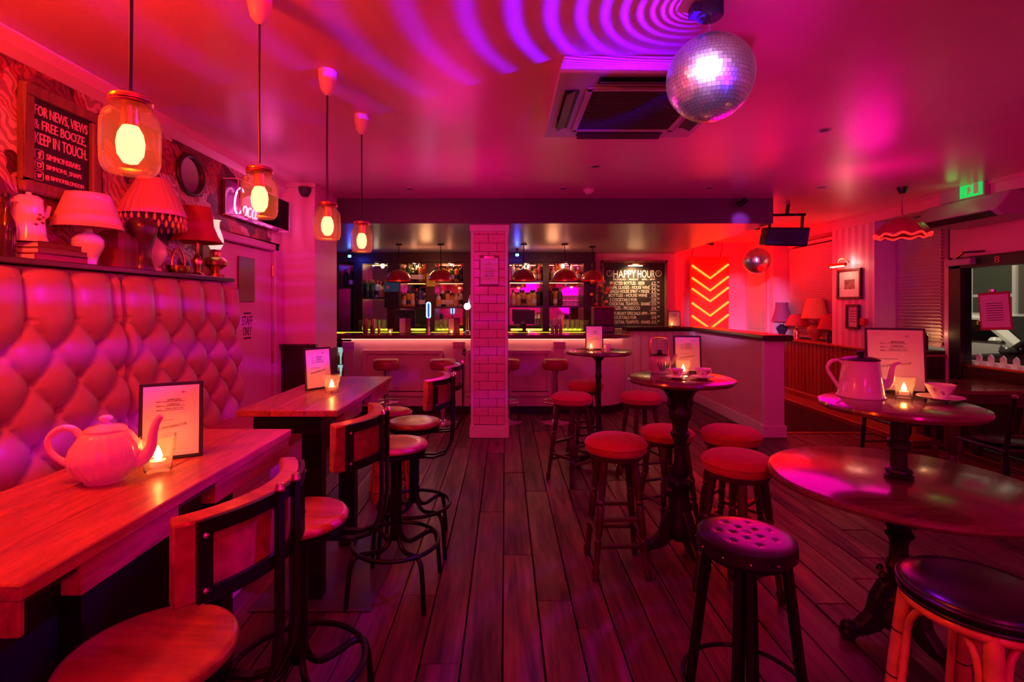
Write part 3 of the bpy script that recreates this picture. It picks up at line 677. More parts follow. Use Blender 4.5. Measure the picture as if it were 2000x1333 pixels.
vs_ = [(0.635, 2.88, 0, 1.0, 'red velvet topped stool standing alone on the left of the centre iron table'),
       (0.570, 4.30, 38, 1.0, 'red velvet stool left of the slim iron table near the bar'),
       (0.795, 4.98, 10, 1.0, 'red velvet stool behind the slim iron table, closest to the bar'),
       (1.165, 4.32, 15, 1.0, 'red velvet stool between the two iron tables, beyond the table with teacups'),
       (1.095, 3.40, 20, 0.90, 'low red velvet stool directly behind the cast iron column of the teacup table'),
       (1.385, 3.08, 40, 1.0, 'red velvet stool half hidden behind another on the right of the teacup table'),
       (1.195, 2.58, 30, 0.985, 'red velvet stool in front of the teacup table, right behind the black button stool')]
for i, (x, y, a, s, lab) in enumerate(vs_):
    o = ps if i == 0 else copy_tree(ps)
    o.location = (x, y, 0); o.rotation_euler = (0, 0, R(a)); o.scale = (1, 1, s); o['label'] = lab; o['group'] = 'red velvet pub stools'

# black button-seat stool
bs = thing('button_stool', 'black stool with a buttoned vinyl seat in front of the red stools', 'stool', (0.824, 1.72, 0), R(10))
n_r, n_a, rr = 22, 64, 0.157; V = [(0, 0, 0.722)]; Fc = []
btn = [(0, 0)] + [(0.045 * math.cos(R(a)), 0.045 * math.sin(R(a))) for a in range(20, 380, 72)] + [(0.092 * math.cos(R(a)), 0.092 * math.sin(R(a))) for a in range(0, 360, 52)]
for i in range(1, n_r + 1):
    q = rr * i / n_r
    for k in range(n_a):
        a = 2 * pi * k / n_a; x, y = q * math.cos(a), q * math.sin(a)
        h = 0.722 - 0.010 * (i / n_r) ** 6
        for bx_, by_ in btn:
            d = math.hypot(x - bx_, y - by_); h -= 0.005 * math.exp(-(d / 0.009) ** 2)
        V.append((x, y, h))
for k in range(n_a): Fc.append((0, 1 + k, 1 + (k + 1) % n_a))
for i in range(n_r - 1):
    for k in range(n_a):
        a = 1 + i * n_a + k; b = 1 + i * n_a + (k + 1) % n_a; Fc.append((a, a + n_a, b + n_a, b))
V += [(rr * 1.01 * math.cos(2 * pi * k / n_a), rr * 1.01 * math.sin(2 * pi * k / n_a), 0.67) for k in range(n_a)]
o0 = 1 + (n_r - 1) * n_a
for k in range(n_a): Fc.append((o0 + k, o0 + (k + 1) % n_a, o0 + n_a + (k + 1) % n_a, o0 + n_a + k))
st = MB().add(V, Fc).build('seat', M['blackvinyl'], bs, smooth=50)
for bx_, by_ in btn: MB().lathe([(0.001, 0.003), (0.003, 0.002), (0.0045, -0.002)], (bx_, by_, 0.7168), 8).build('button', M['blackvinyl'], st, smooth=60)
MB().lathe([(0.001, 0.645), (0.135, 0.645), (0.140, 0.655), (0.140, 0.675), (0.001, 0.675)], n=32).build('seat_ring', M['black'], bs, smooth=30)
for k in range(12):
    a = 2 * pi * k / 12; MB().lathe([(0.001, 0.003), (0.004, 0.0)], n=6).build('stud', M['chrome'], st, loc=(0.160 * math.cos(a), 0.160 * math.sin(a), 0.685)).rotation_euler = (0, R(90), a)
for k in range(4):
    a = R(45 + 90 * k); c, s = math.cos(a), math.sin(a)
    p0, p1 = (0.118 * c, 0.118 * s, 0.66), (0.200 * c, 0.200 * s, 0)
    MB().tube([p0, p1], 0.016, 10).build('leg', M['black'], bs, smooth=60)
    a2 = a + R(14); MB().tube([(0.125 * math.cos(a2), 0.125 * math.sin(a2), 0.66), (0.203 * math.cos(a2), 0.203 * math.sin(a2), 0.0)], 0.013, 8).build('leg', M['black'], bs, smooth=60)
MB().tube(circle((0, 0), 0.205, 40, 0.20), 0.008, 8, closed=True).build('foot_ring', M['black'], bs, smooth=60)

# ================================================================ CAST IRON TABLES
def scroll_leg(ang, prof, th):
    """a flat cast scroll in a vertical plane through the table's axis"""
    m_ = MB().prism(prof, 'y', -th / 2, th / 2); c, s = math.cos(ang), math.sin(ang)
    m_.v = [(x * c - y * s, x * s + y * c, z) for x, y, z in m_.v]; return m_
def iron_base(t, top, heavy=True):
    if heavy:
        prof = [(0.001, 0.10), (0.06, 0.10), (0.085, 0.14), (0.080, 0.20), (0.060, 0.25), (0.066, 0.30), (0.050, 0.33), (0.052, 0.40), (0.075, 0.43), (0.078, 0.45), (0.045, 0.47), (0.052, 0.52), (0.036, 0.56), (0.034, 0.66), (0.042, 0.70), (0.055, 0.72), (0.058, 0.735), (0.044, 0.75), (0.047, 0.80), (0.064, 0.83), (0.070, 0.86), (0.052, 0.89), (0.060, 0.93), (0.085, 0.97), (0.095, 1.01), (0.14, 1.03), (0.001, 1.03)]
        prof = [(r, z * top / 1.04) for r, z in prof]
        MB().lathe(prof, n=24, wob=lambda a, z: 1 + 0.06 * math.cos(6 * a)).build('column', M['iron'], t, smooth=40)
        lp = [(0.03, 0.30), (0.075, 0.27), (0.11, 0.20), (0.125, 0.13), (0.17, 0.075), (0.215, 0.06), (0.235, 0.035), (0.23, 0.0), (0.185, 0.0), (0.18, 0.022), (0.13, 0.035), (0.08, 0.06), (0.05, 0.10), (0.03, 0.10)]
        for k in range(3):
            scroll_leg(R(-70 + 120 * k), lp, 0.06).build('foot', M['iron'], t, bevel=0.008)
            q = R(-70 + 120 * k); MB().lathe([(0.001, 0), (0.03, 0.01), (0.035, 0.03), (0.022, 0.05), (0.001, 0.055)], (0.20 * math.cos(q), 0.20 * math.sin(q), 0.03), 10).build('paw', M['iron'], t, smooth=50)
        bp = [(0.04, top - 0.15), (0.07, top - 0.17), (0.09, top - 0.13), (0.08, top - 0.09), (0.11, top - 0.05), (0.17, top - 0.02), (0.17, top), (0.04, top)]
        for k in range(4): scroll_leg(R(20 + 90 * k), bp, 0.03).build('bracket', M['iron'], t, bevel=0.004)
        for k in range(6):
            q = R(60 * k); MB().lathe([(0.001, -0.02), (0.018, 0), (0.012, 0.018), (0.001, 0.026)], (0.072 * math.cos(q), 0.072 * math.sin(q), 0.425 * top), 8).build('leaf', M['iron'], t, smooth=50)
    else:
        prof = [(0.001, 0.12), (0.05, 0.12), (0.055, 0.16), (0.032, 0.20), (0.028, 0.26), (0.036, 0.28), (0.025, 0.31), (0.025, 0.80), (0.034, 0.83), (0.026, 0.86), (0.027, 0.97), (0.06, 1.01), (0.11, 1.03), (0.001, 1.03)]
        MB().lathe([(r, z * top / 1.04) for r, z in prof], n=20).build('column', M['iron'], t, smooth=40)
        lp = [(0.03, 0.25), (0.07, 0.22), (0.10, 0.15), (0.15, 0.11), (0.22, 0.10), (0.27, 0.06), (0.275, 0.0), (0.225, 0.0), (0.22, 0.035), (0.17, 0.055), (0.10, 0.07), (0.05, 0.10), (0.03, 0.12)]
        for k in range(3): scroll_leg(R(-90 + 60 + 120 * k), lp, 0.05).build('foot', M['iron'], t, bevel=0.008)
def round_top(t, r, z, th=0.032, name='table_top'):
    return MB().lathe([(0.001, z - th), (r * 0.96, z - th), (r - 0.004, z - th * 0.75), (r, z - th * 0.5), (r - 0.003, z - th * 0.2), (r - 0.014, z - 0.003), (r - 0.022, z), (0.001, z)], n=72).build(name, M['roundtop'], t, smooth=35)
t2 = thing('iron_table', 'tall round pub table with ornate iron column, set with two teacups', 'table', (1.053, 3.02, 0), 0, 'round pub tables')
iron_base(t2, 1.04); round_top(t2, 0.311, 1.07)
t3 = thing('iron_table', 'tall round pub table on a slim iron pole, nearest the bar', 'table', (0.885, 4.77, 0), 0, 'round pub tables')
iron_base(t3, 1.04, False); round_top(t3, 0.314, 1.07)
t0 = thing('tiered_table', 'two-tier round pub table with the big enamel coffee pot on its upper top', 'table', (1.746, 2.227, 0), 0, 'round pub tables')
iron_base(t0, 0.70); round_top(t0, 0.523, 0.736, 0.04, 'lower_top'); round_top(t0, 0.308, 1.07, 0.034, 'upper_top')
MB().lathe([(0.001, 0.736), (0.052, 0.736), (0.056, 0.748), (0.046, 0.756), (0.052, 0.766), (0.048, 0.776), (0.032, 0.785), (0.031, 0.86), (0.042, 0.87), (0.040, 0.885), (0.044, 0.90), (0.032, 0.91), (0.031, 1.01), (0.05, 1.03), (0.10, 1.036), (0.001, 1.036)], n=24, wob=lambda a, z: 1 + (0.04 * math.cos(12 * a) if 0.785 < z < 1.0 else 0)).build('upper_column', M['iron'], t0, smooth=35)

# dining table and chairs by the street door
dt = thing('dining_table', 'low brown dining table by the street door', 'table', (4.38, 4.78, 0))
for i in range(4): MB().box(-0.46, 0.46, -0.36 + i * 0.18 + 0.001, -0.36 + (i + 1) * 0.18 - 0.001, 0.71, 0.745).build('plank', M['roundtop'], dt, bevel=0.003)
MB().box(-0.40, 0.40, -0.30, 0.30, 0.62, 0.71).build('apron', M['turned'], dt)
for sx in (-1, 1):
    for sy in (-1, 1): MB().lathe([(0.001, 0), (0.035, 0), (0.05, 0.05), (0.052, 0.12), (0.035, 0.16), (0.055, 0.22), (0.058, 0.5), (0.04, 0.54), (0.055, 0.57), (0.055, 0.64), (0.001, 0.64)], (sx * 0.36, sy * 0.27, 0), 16).build('leg', M['turned'], dt, smooth=40)
def dining_chair(label, loc, rz):
    t = thing('dining_chair', label, 'chair', loc, rz, 'dining chairs by the street door')
    MB().box(-0.20, 0.20, -0.20, 0.20, 0.43, 0.455).build('seat', M['blackvinyl'], t, bevel=0.01, seg=2)
    MB().lathe([(0.001, 0.455), (0.16, 0.455), (0.18, 0.475), (0.14, 0.49), (0.001, 0.495)], n=24).build('cushion', M['blackvinyl'], t, smooth=60)
    for sx in (-1, 1):
        turned_leg((sx * 0.17, 0.17, 0.44), (sx * 0.19, 0.20, 0), 0.018).build('leg', M['turned'], t, smooth=40)
        MB().tube([(sx * 0.18, -0.22, 0), (sx * 0.175, -0.185, 0.45), (sx * 0.175, -0.25, 0.84)], 0.017, 10).build('back_post', M['black'], t, smooth=50)
        MB().lathe([(0.001, 0.84), (0.018, 0.84), (0.02, 0.855), (0.001, 0.868)], (sx * 0.175, -0.25, 0), 10).build('finial', M['chrome'], t, smooth=50)
        MB().tube([(sx * 0.18, 0.185, 0.2), (sx * 0.178, -0.2, 0.2)], 0.010, 8).build('stretcher', M['turned'], t)
    for z in (0.56, 0.78): MB().tube([(-0.175, -0.21 - (z - 0.45) * 0.1, z), (0, -0.235 - (z - 0.45) * 0.12, z), (0.175, -0.21 - (z - 0.45) * 0.1, z)], 0.012, 8).build('back_rail', M['turned'], t, smooth=50)
    for k in range(5):
        x = -0.11 + k * 0.055; MB().tube([(x, -0.222, 0.56), (x, -0.258, 0.78)], 0.007, 6).build('spindle', M['turned'], t)
    return t
dining_chair('dining chair with spindle back at the near side of the low dining table', (3.80, 3.82, 0), R(0))
dining_chair('dining chair standing left of the low dining table, below the coffee pot', (3.62, 4.62, 0), R(-90))

# ================================================================ FIXED BAR STOOLS
def bar_stool():
    t = thing('bar_stool', 'x', 'stool')
    MB().lathe([(0.001, 0.685), (0.150, 0.685), (0.165, 0.70), (0.168, 0.74), (0.165, 0.79), (0.150, 0.81), (0.10, 0.816), (0.001, 0.818)], n=36).build('seat', M['redvinyl'], t, smooth=50)
    MB().lathe([(0.001, 0.0), (0.19, 0.0), (0.19, 0.012), (0.06, 0.03), (0.035, 0.05), (0.035, 0.60), (0.05, 0.685), (0.001, 0.685)], n=28).build('pedestal', M['chrome'], t, smooth=40)
    MB().tube(circle((0, 0), 0.17, 32, 0.27), 0.011, 8, closed=True).build('foot_ring', M['chrome'], t, smooth=60)
    for k in range(3): a = 2 * pi * k / 3; MB().tube([(0.03 * math.cos(a), 0.03 * math.sin(a), 0.27), (0.17 * math.cos(a), 0.17 * math.sin(a), 0.27)], 0.008, 6).build('spoke', M['chrome'], t)
    return t
b0 = bar_stool()
for i, (x, lab) in enumerate(((-1.52, 'burgundy padded bar stool on a chrome post at the left end of the bar'), (-0.80, 'burgundy padded bar stool on a chrome post just left of the tiled column'),
                              (0.02, 'burgundy padded bar stool on a chrome post half hidden by the tiled column'), (0.64, 'burgundy padded bar stool on a chrome post right of the tiled column'))):
    o = b0 if i == 0 else copy_tree(b0); o.location = (x, 6.42, 0); o['label'] = lab; o['group'] = 'padded bar stools'

# ================================================================ TABLEWARE
def menu(label, loc, rz, w_=0.17, h_=0.238, tilt=-6, full=True):
    t = thing('menu', label, 'menu', loc, rz, 'table menus'); t.rotation_euler = (R(tilt), 0, rz)
    bk = MB(); bk.box(-w_/2, w_/2, 0.0, 0.010, 0, h_).build('frame', M['blackpl'], t, bevel=0.002)
    MB().prism([(0.010, h_ * 0.7), (0.075, 0.012), (0.082, 0.012), (0.014, h_ * 0.78)], 'x', -0.02, 0.02).build('stand', M['blackpl'], t)
    e = 0.011; pw = w_ - 2 * e; ph = h_ - 2 * e
    pg = MB().box(-pw/2, pw/2, -0.0012, 0.0, e, e + ph).build('page', M['paper'], t)
    def u(x): return -pw/2 + x * pw
    def v(y): return e + (1 - y) * ph
    if full:
        ln = MB()
        for k in range(28): y = v(0.06 + k * 0.032); ln.box(-pw/2, pw/2, -0.0016, -0.0012, y, y + 0.0005)
        ln.build('ruled_lines', M['inkline'], pg)
    for s_, x0, x1, y0, y1 in (('A+', .68, .76, .08, .115), ('SIMMONS', .42, .67, .185, .22), ('LONDON', .43, .64, .25, .285), ('DRINKS AND STUFF', .39, .71, .315, .338),
                               ('Name:', .23, .30, .212, .228), ('Class:', .23, .31, .272, .288), ('Subject:', .23, .32, .332, .348), ('Twitter: @SimmonsLondon', .18, .55, .475, .497)):
        text('lettering', s_, M['ink'], pg, u(x0), u(x1), v(y1), v(y0), -0.0016, 0.0006)
    o = text('lettering', 'WWW.SIMMONSBAR.CO.UK', M['ink'], pg, u(.16), u(.78), v(.64), v(.605), -0.0016, 0.0006)
    for vv in o.data.vertices: vv.co.z += (vv.co.x - u(.16)) * 0.17
    ul = MB()
    for y in (.228, .292, .352): ul.box(u(.23), u(.74), -0.002, -0.0012, v(y), v(y) + 0.0008)
    ul.build('underline', M['ink'], pg)
    return t
menu('framed menu standing behind the fluted teapot on the near plank table', (-1.04, 1.56, 1.021), R(27))
menu('framed menu standing on the far plank table', (-1.062, 2.87, 1.021), R(52))
menu('framed menu behind the teacups on the iron table', (1.165, 3.20, 1.071), R(-7), 0.172, 0.236)
menu('framed menu on the slim iron table nearest the bar', (0.862, 4.86, 1.071), R(-6), 0.172, 0.236)
menu('large framed menu on the upper top of the two-tier table', (1.93, 2.475, 1.071), R(-22), 0.25, 0.318)
menu('small framed menu standing on the dark coping of the half wall', (2.66, 7.90, 1.166), R(-8), 0.19, 0.25)
GM = {}
def candle_glass(label, loc, s=1.0, power=0.55):
    t = thing('candle_glass', label, 'candle', loc, random.uniform(0, 1), 'tealight candles in tumblers'); t.scale = (s, s, s)
    if not GM:
        GM['g'] = MB().lathe([(0.001, 0.0), (0.030, 0.0), (0.033, 0.004), (0.034, 0.045), (0.040, 0.055), (0.043, 0.097), (0.0415, 0.097), (0.0385, 0.056), (0.032, 0.046), (0.031, 0.012), (0.001, 0.011)], n=24, wob=lambda a, z: 1 + (0.02 * math.cos(9 * a) if z < 0.05 else 0)).mesh('tumbler', M['tumbler'], 40)
        GM['w'] = MB().lathe([(0.001, 0.013), (0.019, 0.013), (0.019, 0.030), (0.001, 0.029)], n=18).mesh('tealight', M['wax'], 40)
        GM['f'] = MB().lathe([(0.001, 0.027), (0.008, 0.033), (0.011, 0.042), (0.007, 0.056), (0.001, 0.070)], n=10).mesh('flame', M['flame'], 60)
    link('tumbler', GM['g'], t); w_ = link('tealight', GM['w'], t); link('flame', GM['f'], w_)
    l = bpy.data.lights.new('candle_light', 'POINT'); l.color = (1.0, 0.22, 0.04); l.energy = power * 0.32; l.shadow_soft_size = 0.012
    lo = bpy.data.objects.new('candle_light', l); col.objects.link(lo); lo.parent = t; lo.location = (0, 0, 0.082)
    return t
candle_glass('tealight in a glass tumbler beside the fluted teapot', (-1.005, 1.452, 1.021), 1.05, 1.0)
candle_glass('tealight in a glass tumbler on the far plank table', (-0.955, 2.76, 1.021), 1.05, 1.0)
candle_glass('tealight in a glass tumbler between the two teacups', (1.085, 3.06, 1.071), 1.0, 1.1)
candle_glass('tealight in a glass tumbler left of the heart ornament on the slim table', (0.815, 4.77, 1.071), 0.9, 0.8)
candle_glass('tealight in a glass tumbler between the enamel pot and the teacup', (1.855, 2.335, 1.071), 1.0, 1.1)
candle_glass('tealight in a glass tumbler in front of the small menu on the half wall', (2.60, 7.84, 1.166), 0.95, 0.7)
candle_glass('tealight in a glass tumbler on the bar, left of the tiled column beside a menu', (X(882, 7.05), 7.05, 1.096), 0.8, 0.5)
candle_glass('tealight in a glass tumbler on the bar, right of the tiled column', (X(1033, 7.05), 7.05, 1.096), 0.8, 0.5)
candle_glass('tealight in a glass tumbler on the bar beside the copper shakers', (X(762, 7.05), 7.05, 1.096), 0.8, 0.4)

# fluted teapot
tp = thing('teapot', 'white porcelain teapot with swirled flutes on the near plank table', 'teapot', (-1.095, 1.375, 1.021), R(18)); tp.scale = (0.87, 0.87, 0.94)
MB().lathe([(0.001, 0.0), (0.056, 0.0), (0.058, 0.008), (0.075, 0.022), (0.092, 0.05), (0.096, 0.07), (0.088, 0.10), (0.070, 0.128), (0.058, 0.143), (0.052, 0.143), (0.001, 0.14)], n=72, wob=lambda a, z: 1 + (0.035 * math.cos(18 * a + z * 22) if 0.008 < z < 0.14 else 0)).build('body', M['porcelain'], tp, smooth=70)
ld = MB().lathe([(0.056, 0.143), (0.056, 0.150), (0.045, 0.158), (0.018, 0.164), (0.010, 0.168), (0.010, 0.172), (0.018, 0.178), (0.018, 0.185), (0.008, 0.190), (0.001, 0.190)], n=36).build('lid', M['porcelain'], tp, smooth=50)
MB().tube([(0.080, 0, 0.05), (0.105, 0, 0.062), (0.122, 0, 0.090), (0.128, 0, 0.130), (0.138, 0, 0.160), (0.150, 0, 0.178)], [0.026, 0.021, 0.016, 0.013, 0.011, 0.009], 14).build('spout', M['porcelain'], tp, smooth=60)
MB().tube([(-0.062, 0, 0.128), (-0.085, 0, 0.155), (-0.118, 0, 0.158), (-0.145, 0, 0.135), (-0.146, 0, 0.105), (-0.125, 0, 0.075), (-0.085, 0, 0.05)], [0.012, 0.010, 0.009, 0.009, 0.009, 0.009, 0.012], 12).build('handle', M['porcelain'], tp, smooth=60)
# enamel pot
ep = thing('coffee_pot', 'large white enamel coffee pot with black lid on the two-tier table', 'coffee pot', (1.675, 2.365, 1.071), R(-14))
MB().lathe([(0.001, 0), (0.098, 0), (0.099, 0.006), (0.094, 0.012), (0.074, 0.165), (0.076, 0.172), (0.070, 0.172), (0.001, 0.165)], n=48).build('body', M['enamel'], ep, smooth=40)
l_ = MB().lathe([(0.078, 0.172), (0.078, 0.176), (0.060, 0.184), (0.02, 0.19), (0.001, 0.19)], n=36).build('lid', M['blackpl'], ep, smooth=40)
MB().lathe([(0.001, 0.19), (0.010, 0.19), (0.013, 0.198), (0.017, 0.208), (0.015, 0.215), (0.001, 0.217)], n=16).build('knob', M['blackpl'], l_, smooth=50)
MB().tube([(0.084, 0, 0.065), (0.105, 0, 0.060), (0.120, 0, 0.080), (0.125, 0, 0.115), (0.135, 0, 0.150), (0.160, 0, 0.160)], [0.024, 0.020, 0.016, 0.013, 0.010, 0.008], 14).build('spout', M['enamel'], ep, smooth=60)
MB().tube([(-0.075, 0, 0.155), (-0.095, 0, 0.170), (-0.125, 0, 0.160), (-0.140, 0, 0.130), (-0.125, 0, 0.095), (-0.103, 0, 0.06), (-0.091, 0, 0.04)], 0.008, 10).build('handle', M['enamel'], ep, smooth=60)
# kettle-style teapot with bail handle
kt = thing('teapot', 'dark painted round teapot with a tall bail handle on the iron table', 'teapot', (0.985, 3.20, 1.071), R(10))
MB().lathe([(0.001, 0), (0.055, 0), (0.064, 0.02), (0.068, 0.06), (0.063, 0.095), (0.052, 0.11), (0.001, 0.11)], n=36).build('body', solid('violet glaze', (0.42, 0.20, 0.34), 0.15, coat=0.5), kt, smooth=60)
l_ = MB().lathe([(0.052, 0.11), (0.050, 0.116), (0.02, 0.122), (0.001, 0.123)], n=28).build('lid', M['iron'], kt, smooth=50)
MB().lathe([(0.001, 0.122), (0.014, 0.124), (0.017, 0.134), (0.010, 0.145), (0.001, 0.147)], n=12).build('knob', M['iron'], l_, smooth=50)
MB().tube([(0.058, 0, 0.05), (0.085, 0, 0.065), (0.098, 0, 0.095), (0.115, 0, 0.112)], [0.018, 0.014, 0.011, 0.008], 12).build('spout', solid('violet spout glaze', (0.42, 0.20, 0.34), 0.15, coat=0.5), kt, smooth=60)
MB().tube([(-0.058, 0, 0.10), (-0.066, 0, 0.16), (-0.055, 0, 0.215), (-0.03, 0, 0.228), (0.03, 0, 0.222), (0.052, 0, 0.20), (0.06, 0, 0.15), (0.055, 0, 0.105)], 0.006, 8).build('bail_handle', M['copper'], kt, smooth=60)
for k in range(5):
    a = R(-112 + k * 9); b = R(-130 + k * 18)
    MB().tube([(0.067 * math.cos(a), 0.067 * math.sin(a), 0.02), (0.069 * math.cos((a + b) / 2), 0.069 * math.sin((a + b) / 2), 0.05), (0.065 * math.cos(b), 0.065 * math.sin(b), 0.075)], [0.002, 0.004, 0.001], 6).build('painted_leaf', M['ink'], kt)
def floral(name):
    m, nd, lk, p = new_mat(name); tc = nd.new('ShaderNodeTexCoord'); v = nd.new('ShaderNodeTexVoronoi'); v.inputs['Scale'].default_value = 85
    sx = nd.new('ShaderNodeSeparateXYZ'); lk.new(tc.outputs['Object'], sx.inputs[0]); lk.new(tc.outputs['Object'], v.inputs['Vector'])
    nz = nd.new('ShaderNodeTexNoise'); nz.inputs['Scale'].default_value = 30; lk.new(tc.outputs['Object'], nz.inputs['Vector'])
    ma = nd.new('ShaderNodeMath'); ma.operation = 'COMPARE'; ma.inputs[1].default_value = 0.030; ma.inputs[2].default_value = 0.013; lk.new(sx.outputs[2], ma.inputs[0])
    cr = nd.new('ShaderNodeValToRGB'); cr.color_ramp.elements[0].position = 0.50; cr.color_ramp.elements[1].position = 0.56; lk.new(nz.outputs['Fac'], cr.inputs[0])
    mu = nd.new('ShaderNodeMath'); mu.operation = 'MULTIPLY'; lk.new(ma.outputs[0], mu.inputs[0]); lk.new(cr.outputs[0], mu.inputs[1])
    mx = nd.new('ShaderNodeMix'); mx.data_type = 'RGBA'; mx.inputs[6].default_value = (0.84, 0.78, 0.78, 1); mx.inputs[7].default_value = (0.36, 0.14, 0.20, 1)
    lk.new(mu.outputs[0], mx.inputs[0]); lk.new(mx.outputs[2], p.inputs['Base Color']); p.inputs['Roughness'].default_value = 0.12; p.inputs['Coat Weight'].default_value = 0.4
    return m
M['floral'] = floral('flower printed china')
def teacup(label, loc, rz, s=1.0):
    t = thing('teacup', label, 'teacup', (loc[0], loc[1], loc[2] + 0.012), rz, 'flower printed teacups'); t.scale = (s, s, s)
    MB().lathe([(0.001, 0.0), (0.024, 0.0), (0.025, 0.006), (0.036, 0.022), (0.045, 0.042), (0.050, 0.056), (0.048, 0.056), (0.043, 0.042), (0.033, 0.023), (0.022, 0.009), (0.001, 0.008)], n=40).build('bowl', M['floral'], t, smooth=60)
    MB().tube([(0.046, 0, 0.048), (0.058, 0, 0.054), (0.070, 0, 0.048), (0.071, 0, 0.034), (0.060, 0, 0.022), (0.040, 0, 0.022)], 0.0033, 8).build('handle', M['porcelain'], t, smooth=60)
    sc = thing('saucer', label.replace('teacup', 'saucer under the teacup', 1), 'saucer', loc, rz, 'saucers'); sc.scale = (s, s, s)
    MB().lathe([(0.001, 0.003), (0.030, 0.0), (0.034, 0.003), (0.060, 0.010), (0.078, 0.017), (0.077, 0.019), (0.058, 0.013), (0.032, 0.007), (0.001, 0.006)], n=40).build('dish', M['porcelain'], sc, smooth=60)
teacup('teacup with grey flowers on the two-tier table', (1.955, 2.255, 1.071), R(15), 1.12)
teacup('teacup left of the candle on the iron table', (1.005, 2.945, 1.071), R(160), 0.82)
teacup('teacup right of the candle on the iron table', (1.150, 2.925, 1.071), R(20), 0.88)
ht = thing('heart_ornament', 'small wire heart ornament on the slim iron table', 'ornament', (0.915, 4.74, 1.071))
MB().tube([(0, 0, 0.012), (0.022, 0, 0.045), (0.02, 0, 0.062), (0.008, 0, 0.062), (0, 0, 0.052), (-0.008, 0, 0.062), (-0.02, 0, 0.062), (-0.022, 0, 0.045)], 0.002, 6, closed=True).build('heart', M['brass'], ht, smooth=60)
MB().lathe([(0.001, 0), (0.018, 0), (0.018, 0.008), (0.003, 0.012), (0.001, 0.012)], n=12).build('foot', M['brass'], ht)
sg = thing('sugar_bowl', 'small pink bowl on the slim iron table, right of the heart ornament', 'bowl', (0.975, 4.80, 1.071))
MB().lathe([(0.001, 0), (0.028, 0), (0.034, 0.03), (0.033, 0.055), (0.030, 0.055), (0.030, 0.03), (0.024, 0.006), (0.001, 0.006)], n=20).build('bowl', M['porcelain'], sg, smooth=50)
# ================================================================ BAR COUNTER
ORD = ['first', 'second', 'third', 'fourth', 'fifth', 'sixth', 'seventh', 'eighth', 'ninth', 'tenth', 'eleventh', 'twelfth', 'thirteenth', 'fourteenth', 'fifteenth', 'sixteenth']
BY = 6.98; BL = -2.26; BRX = 1.22; CR = 0.52
bar = thing('bar_counter', 'pale panelled bar counter with a dark top and a rounded right end', 'bar')
front = [(BL, BY), (BRX, BY)] + [(BRX + CR * math.sin(R(a)), BY + CR - CR * math.cos(R(a))) for a in range(10, 91, 10)] + [(BRX + CR, 7.86)]
back = [(BRX + CR - 0.12, 7.86), (BRX + CR - 0.12, BY + CR), (BRX, BY + 0.12), (BL, BY + 0.12)]
MB().prism(front + back, 'z', 0.10, 1.04).build('front_panel', M['barwhite'], bar, smooth=30)
def off(pts, d):
    res = []
    for i, (x, y) in enumerate(pts):
        if i <= 1: res.append((x, y - d))
        else:
            a = R(min(90, (i - 1) * 10)); res.append((x + d * math.sin(a), y - d * math.cos(a)))
    return res
MB().prism(off(front, 0.03) + back, 'z', 0.0, 0.10).build('plinth', M['blackpl'], bar, smooth=30)
top = off(front, 0.13); top[0] = (BL - 0.10, top[0][1])
MB().prism(top + [(BRX + CR - 0.25, 7.86), (BRX + CR - 0.25, BY + CR + 0.1), (BRX - 0.1, BY + 0.48), (BL - 0.10, BY + 0.48)], 'z', 1.04, 1.095).build('counter_top', M['roundtop'], bar, smooth=30, bevel=0.008)
MB().box(BL, -2.14, BY, BY + 0.45, 0.10, 1.04).build('side_panel', M['barwhite'], bar)
def moulding(x0, x1, z0, z1):
    m_ = MB(); w_ = 0.055
    for a, b, c, d in ((x0, x1, z1 - w_, z1), (x0, x1, z0, z0 + w_)): m_.box(a, b, BY - 0.06, BY, c, d)
    for a, b in ((x0, x0 + w_), (x1 - w_, x1)): m_.box(a, b, BY - 0.06, BY, z0 + w_, z1 - w_)
    m_.build('panel_moulding', M['barwhite'], bar, bevel=0.010, seg=2)
for a, b in ((710, 866), (905 + 5, 985), (992, 1076)): moulding(X(a, BY), X(b, BY), 0.245, 0.885)
for a in (682, 897, 1092):
    x = X(a, BY)
    p = MB().box(x - 0.075, x + 0.075, BY - 0.022, BY, 0.10, 0.90).build('pilaster', M['barwhite'], bar, bevel=0.004)
    MB().prism([(BY, 0.90), (BY - 0.03, 0.90), (BY - 0.036, 0.915), (BY - 0.05, 0.94), (BY - 0.052, 1.0), (BY, 1.0)], 'x', x - 0.085, x + 0.085).build('capital', M['barwhite'], p, bevel=0.003)
hk = text('logo', '8', M['ink'], bar, X(903, BY), X(910, BY), 0.81, 0.92, BY - 0.024, 0.003)
text('logo', 'S', M['ink'], bar, X(906, BY), X(911, BY), 0.80, 0.90, BY - 0.024, 0.003)
# LED strip under the counter edge
M['led'] = glow('counter led strip', (1.0, 0.30, 0.22), 20.0)
led = off(front, 0.045); led2 = off(front, 0.052)
MB().prism(led2 + led[::-1], 'z', 1.034, 1.039).build('led_strip', M['led'], bar)

# back counter
BB = 8.45
bc = thing('back_counter', 'dark back counter under the bar shelves', 'counter')
MB().box(-3.05, 1.60, BB, 9.08, 0.0, 1.02).build('cupboard', M['darkwood'], bc)
MB().box(-3.08, 1.60, BB - 0.04, 9.08, 1.02, 1.06).build('counter_top', M['darkwoody'], bc, bevel=0.005)
M['lime'] = glow('lime led strip', (0.78, 0.72, 0.03), 14); M['limedge'] = glow('lime led edge', (0.70, 0.62, 0.02), 1.3)
for a, b in ((-2.62, -2.02), (-1.85, -0.60), (0.10, 1.52)):
    MB().box(a, b, 8.97, 8.978, 1.066, 1.074).build('led_strip', M['lime'], bc)
MB().box(-3.0, 1.55, BB - 0.046, BB - 0.04, 1.03, 1.055).build('led_edge', M['limedge'], bc)
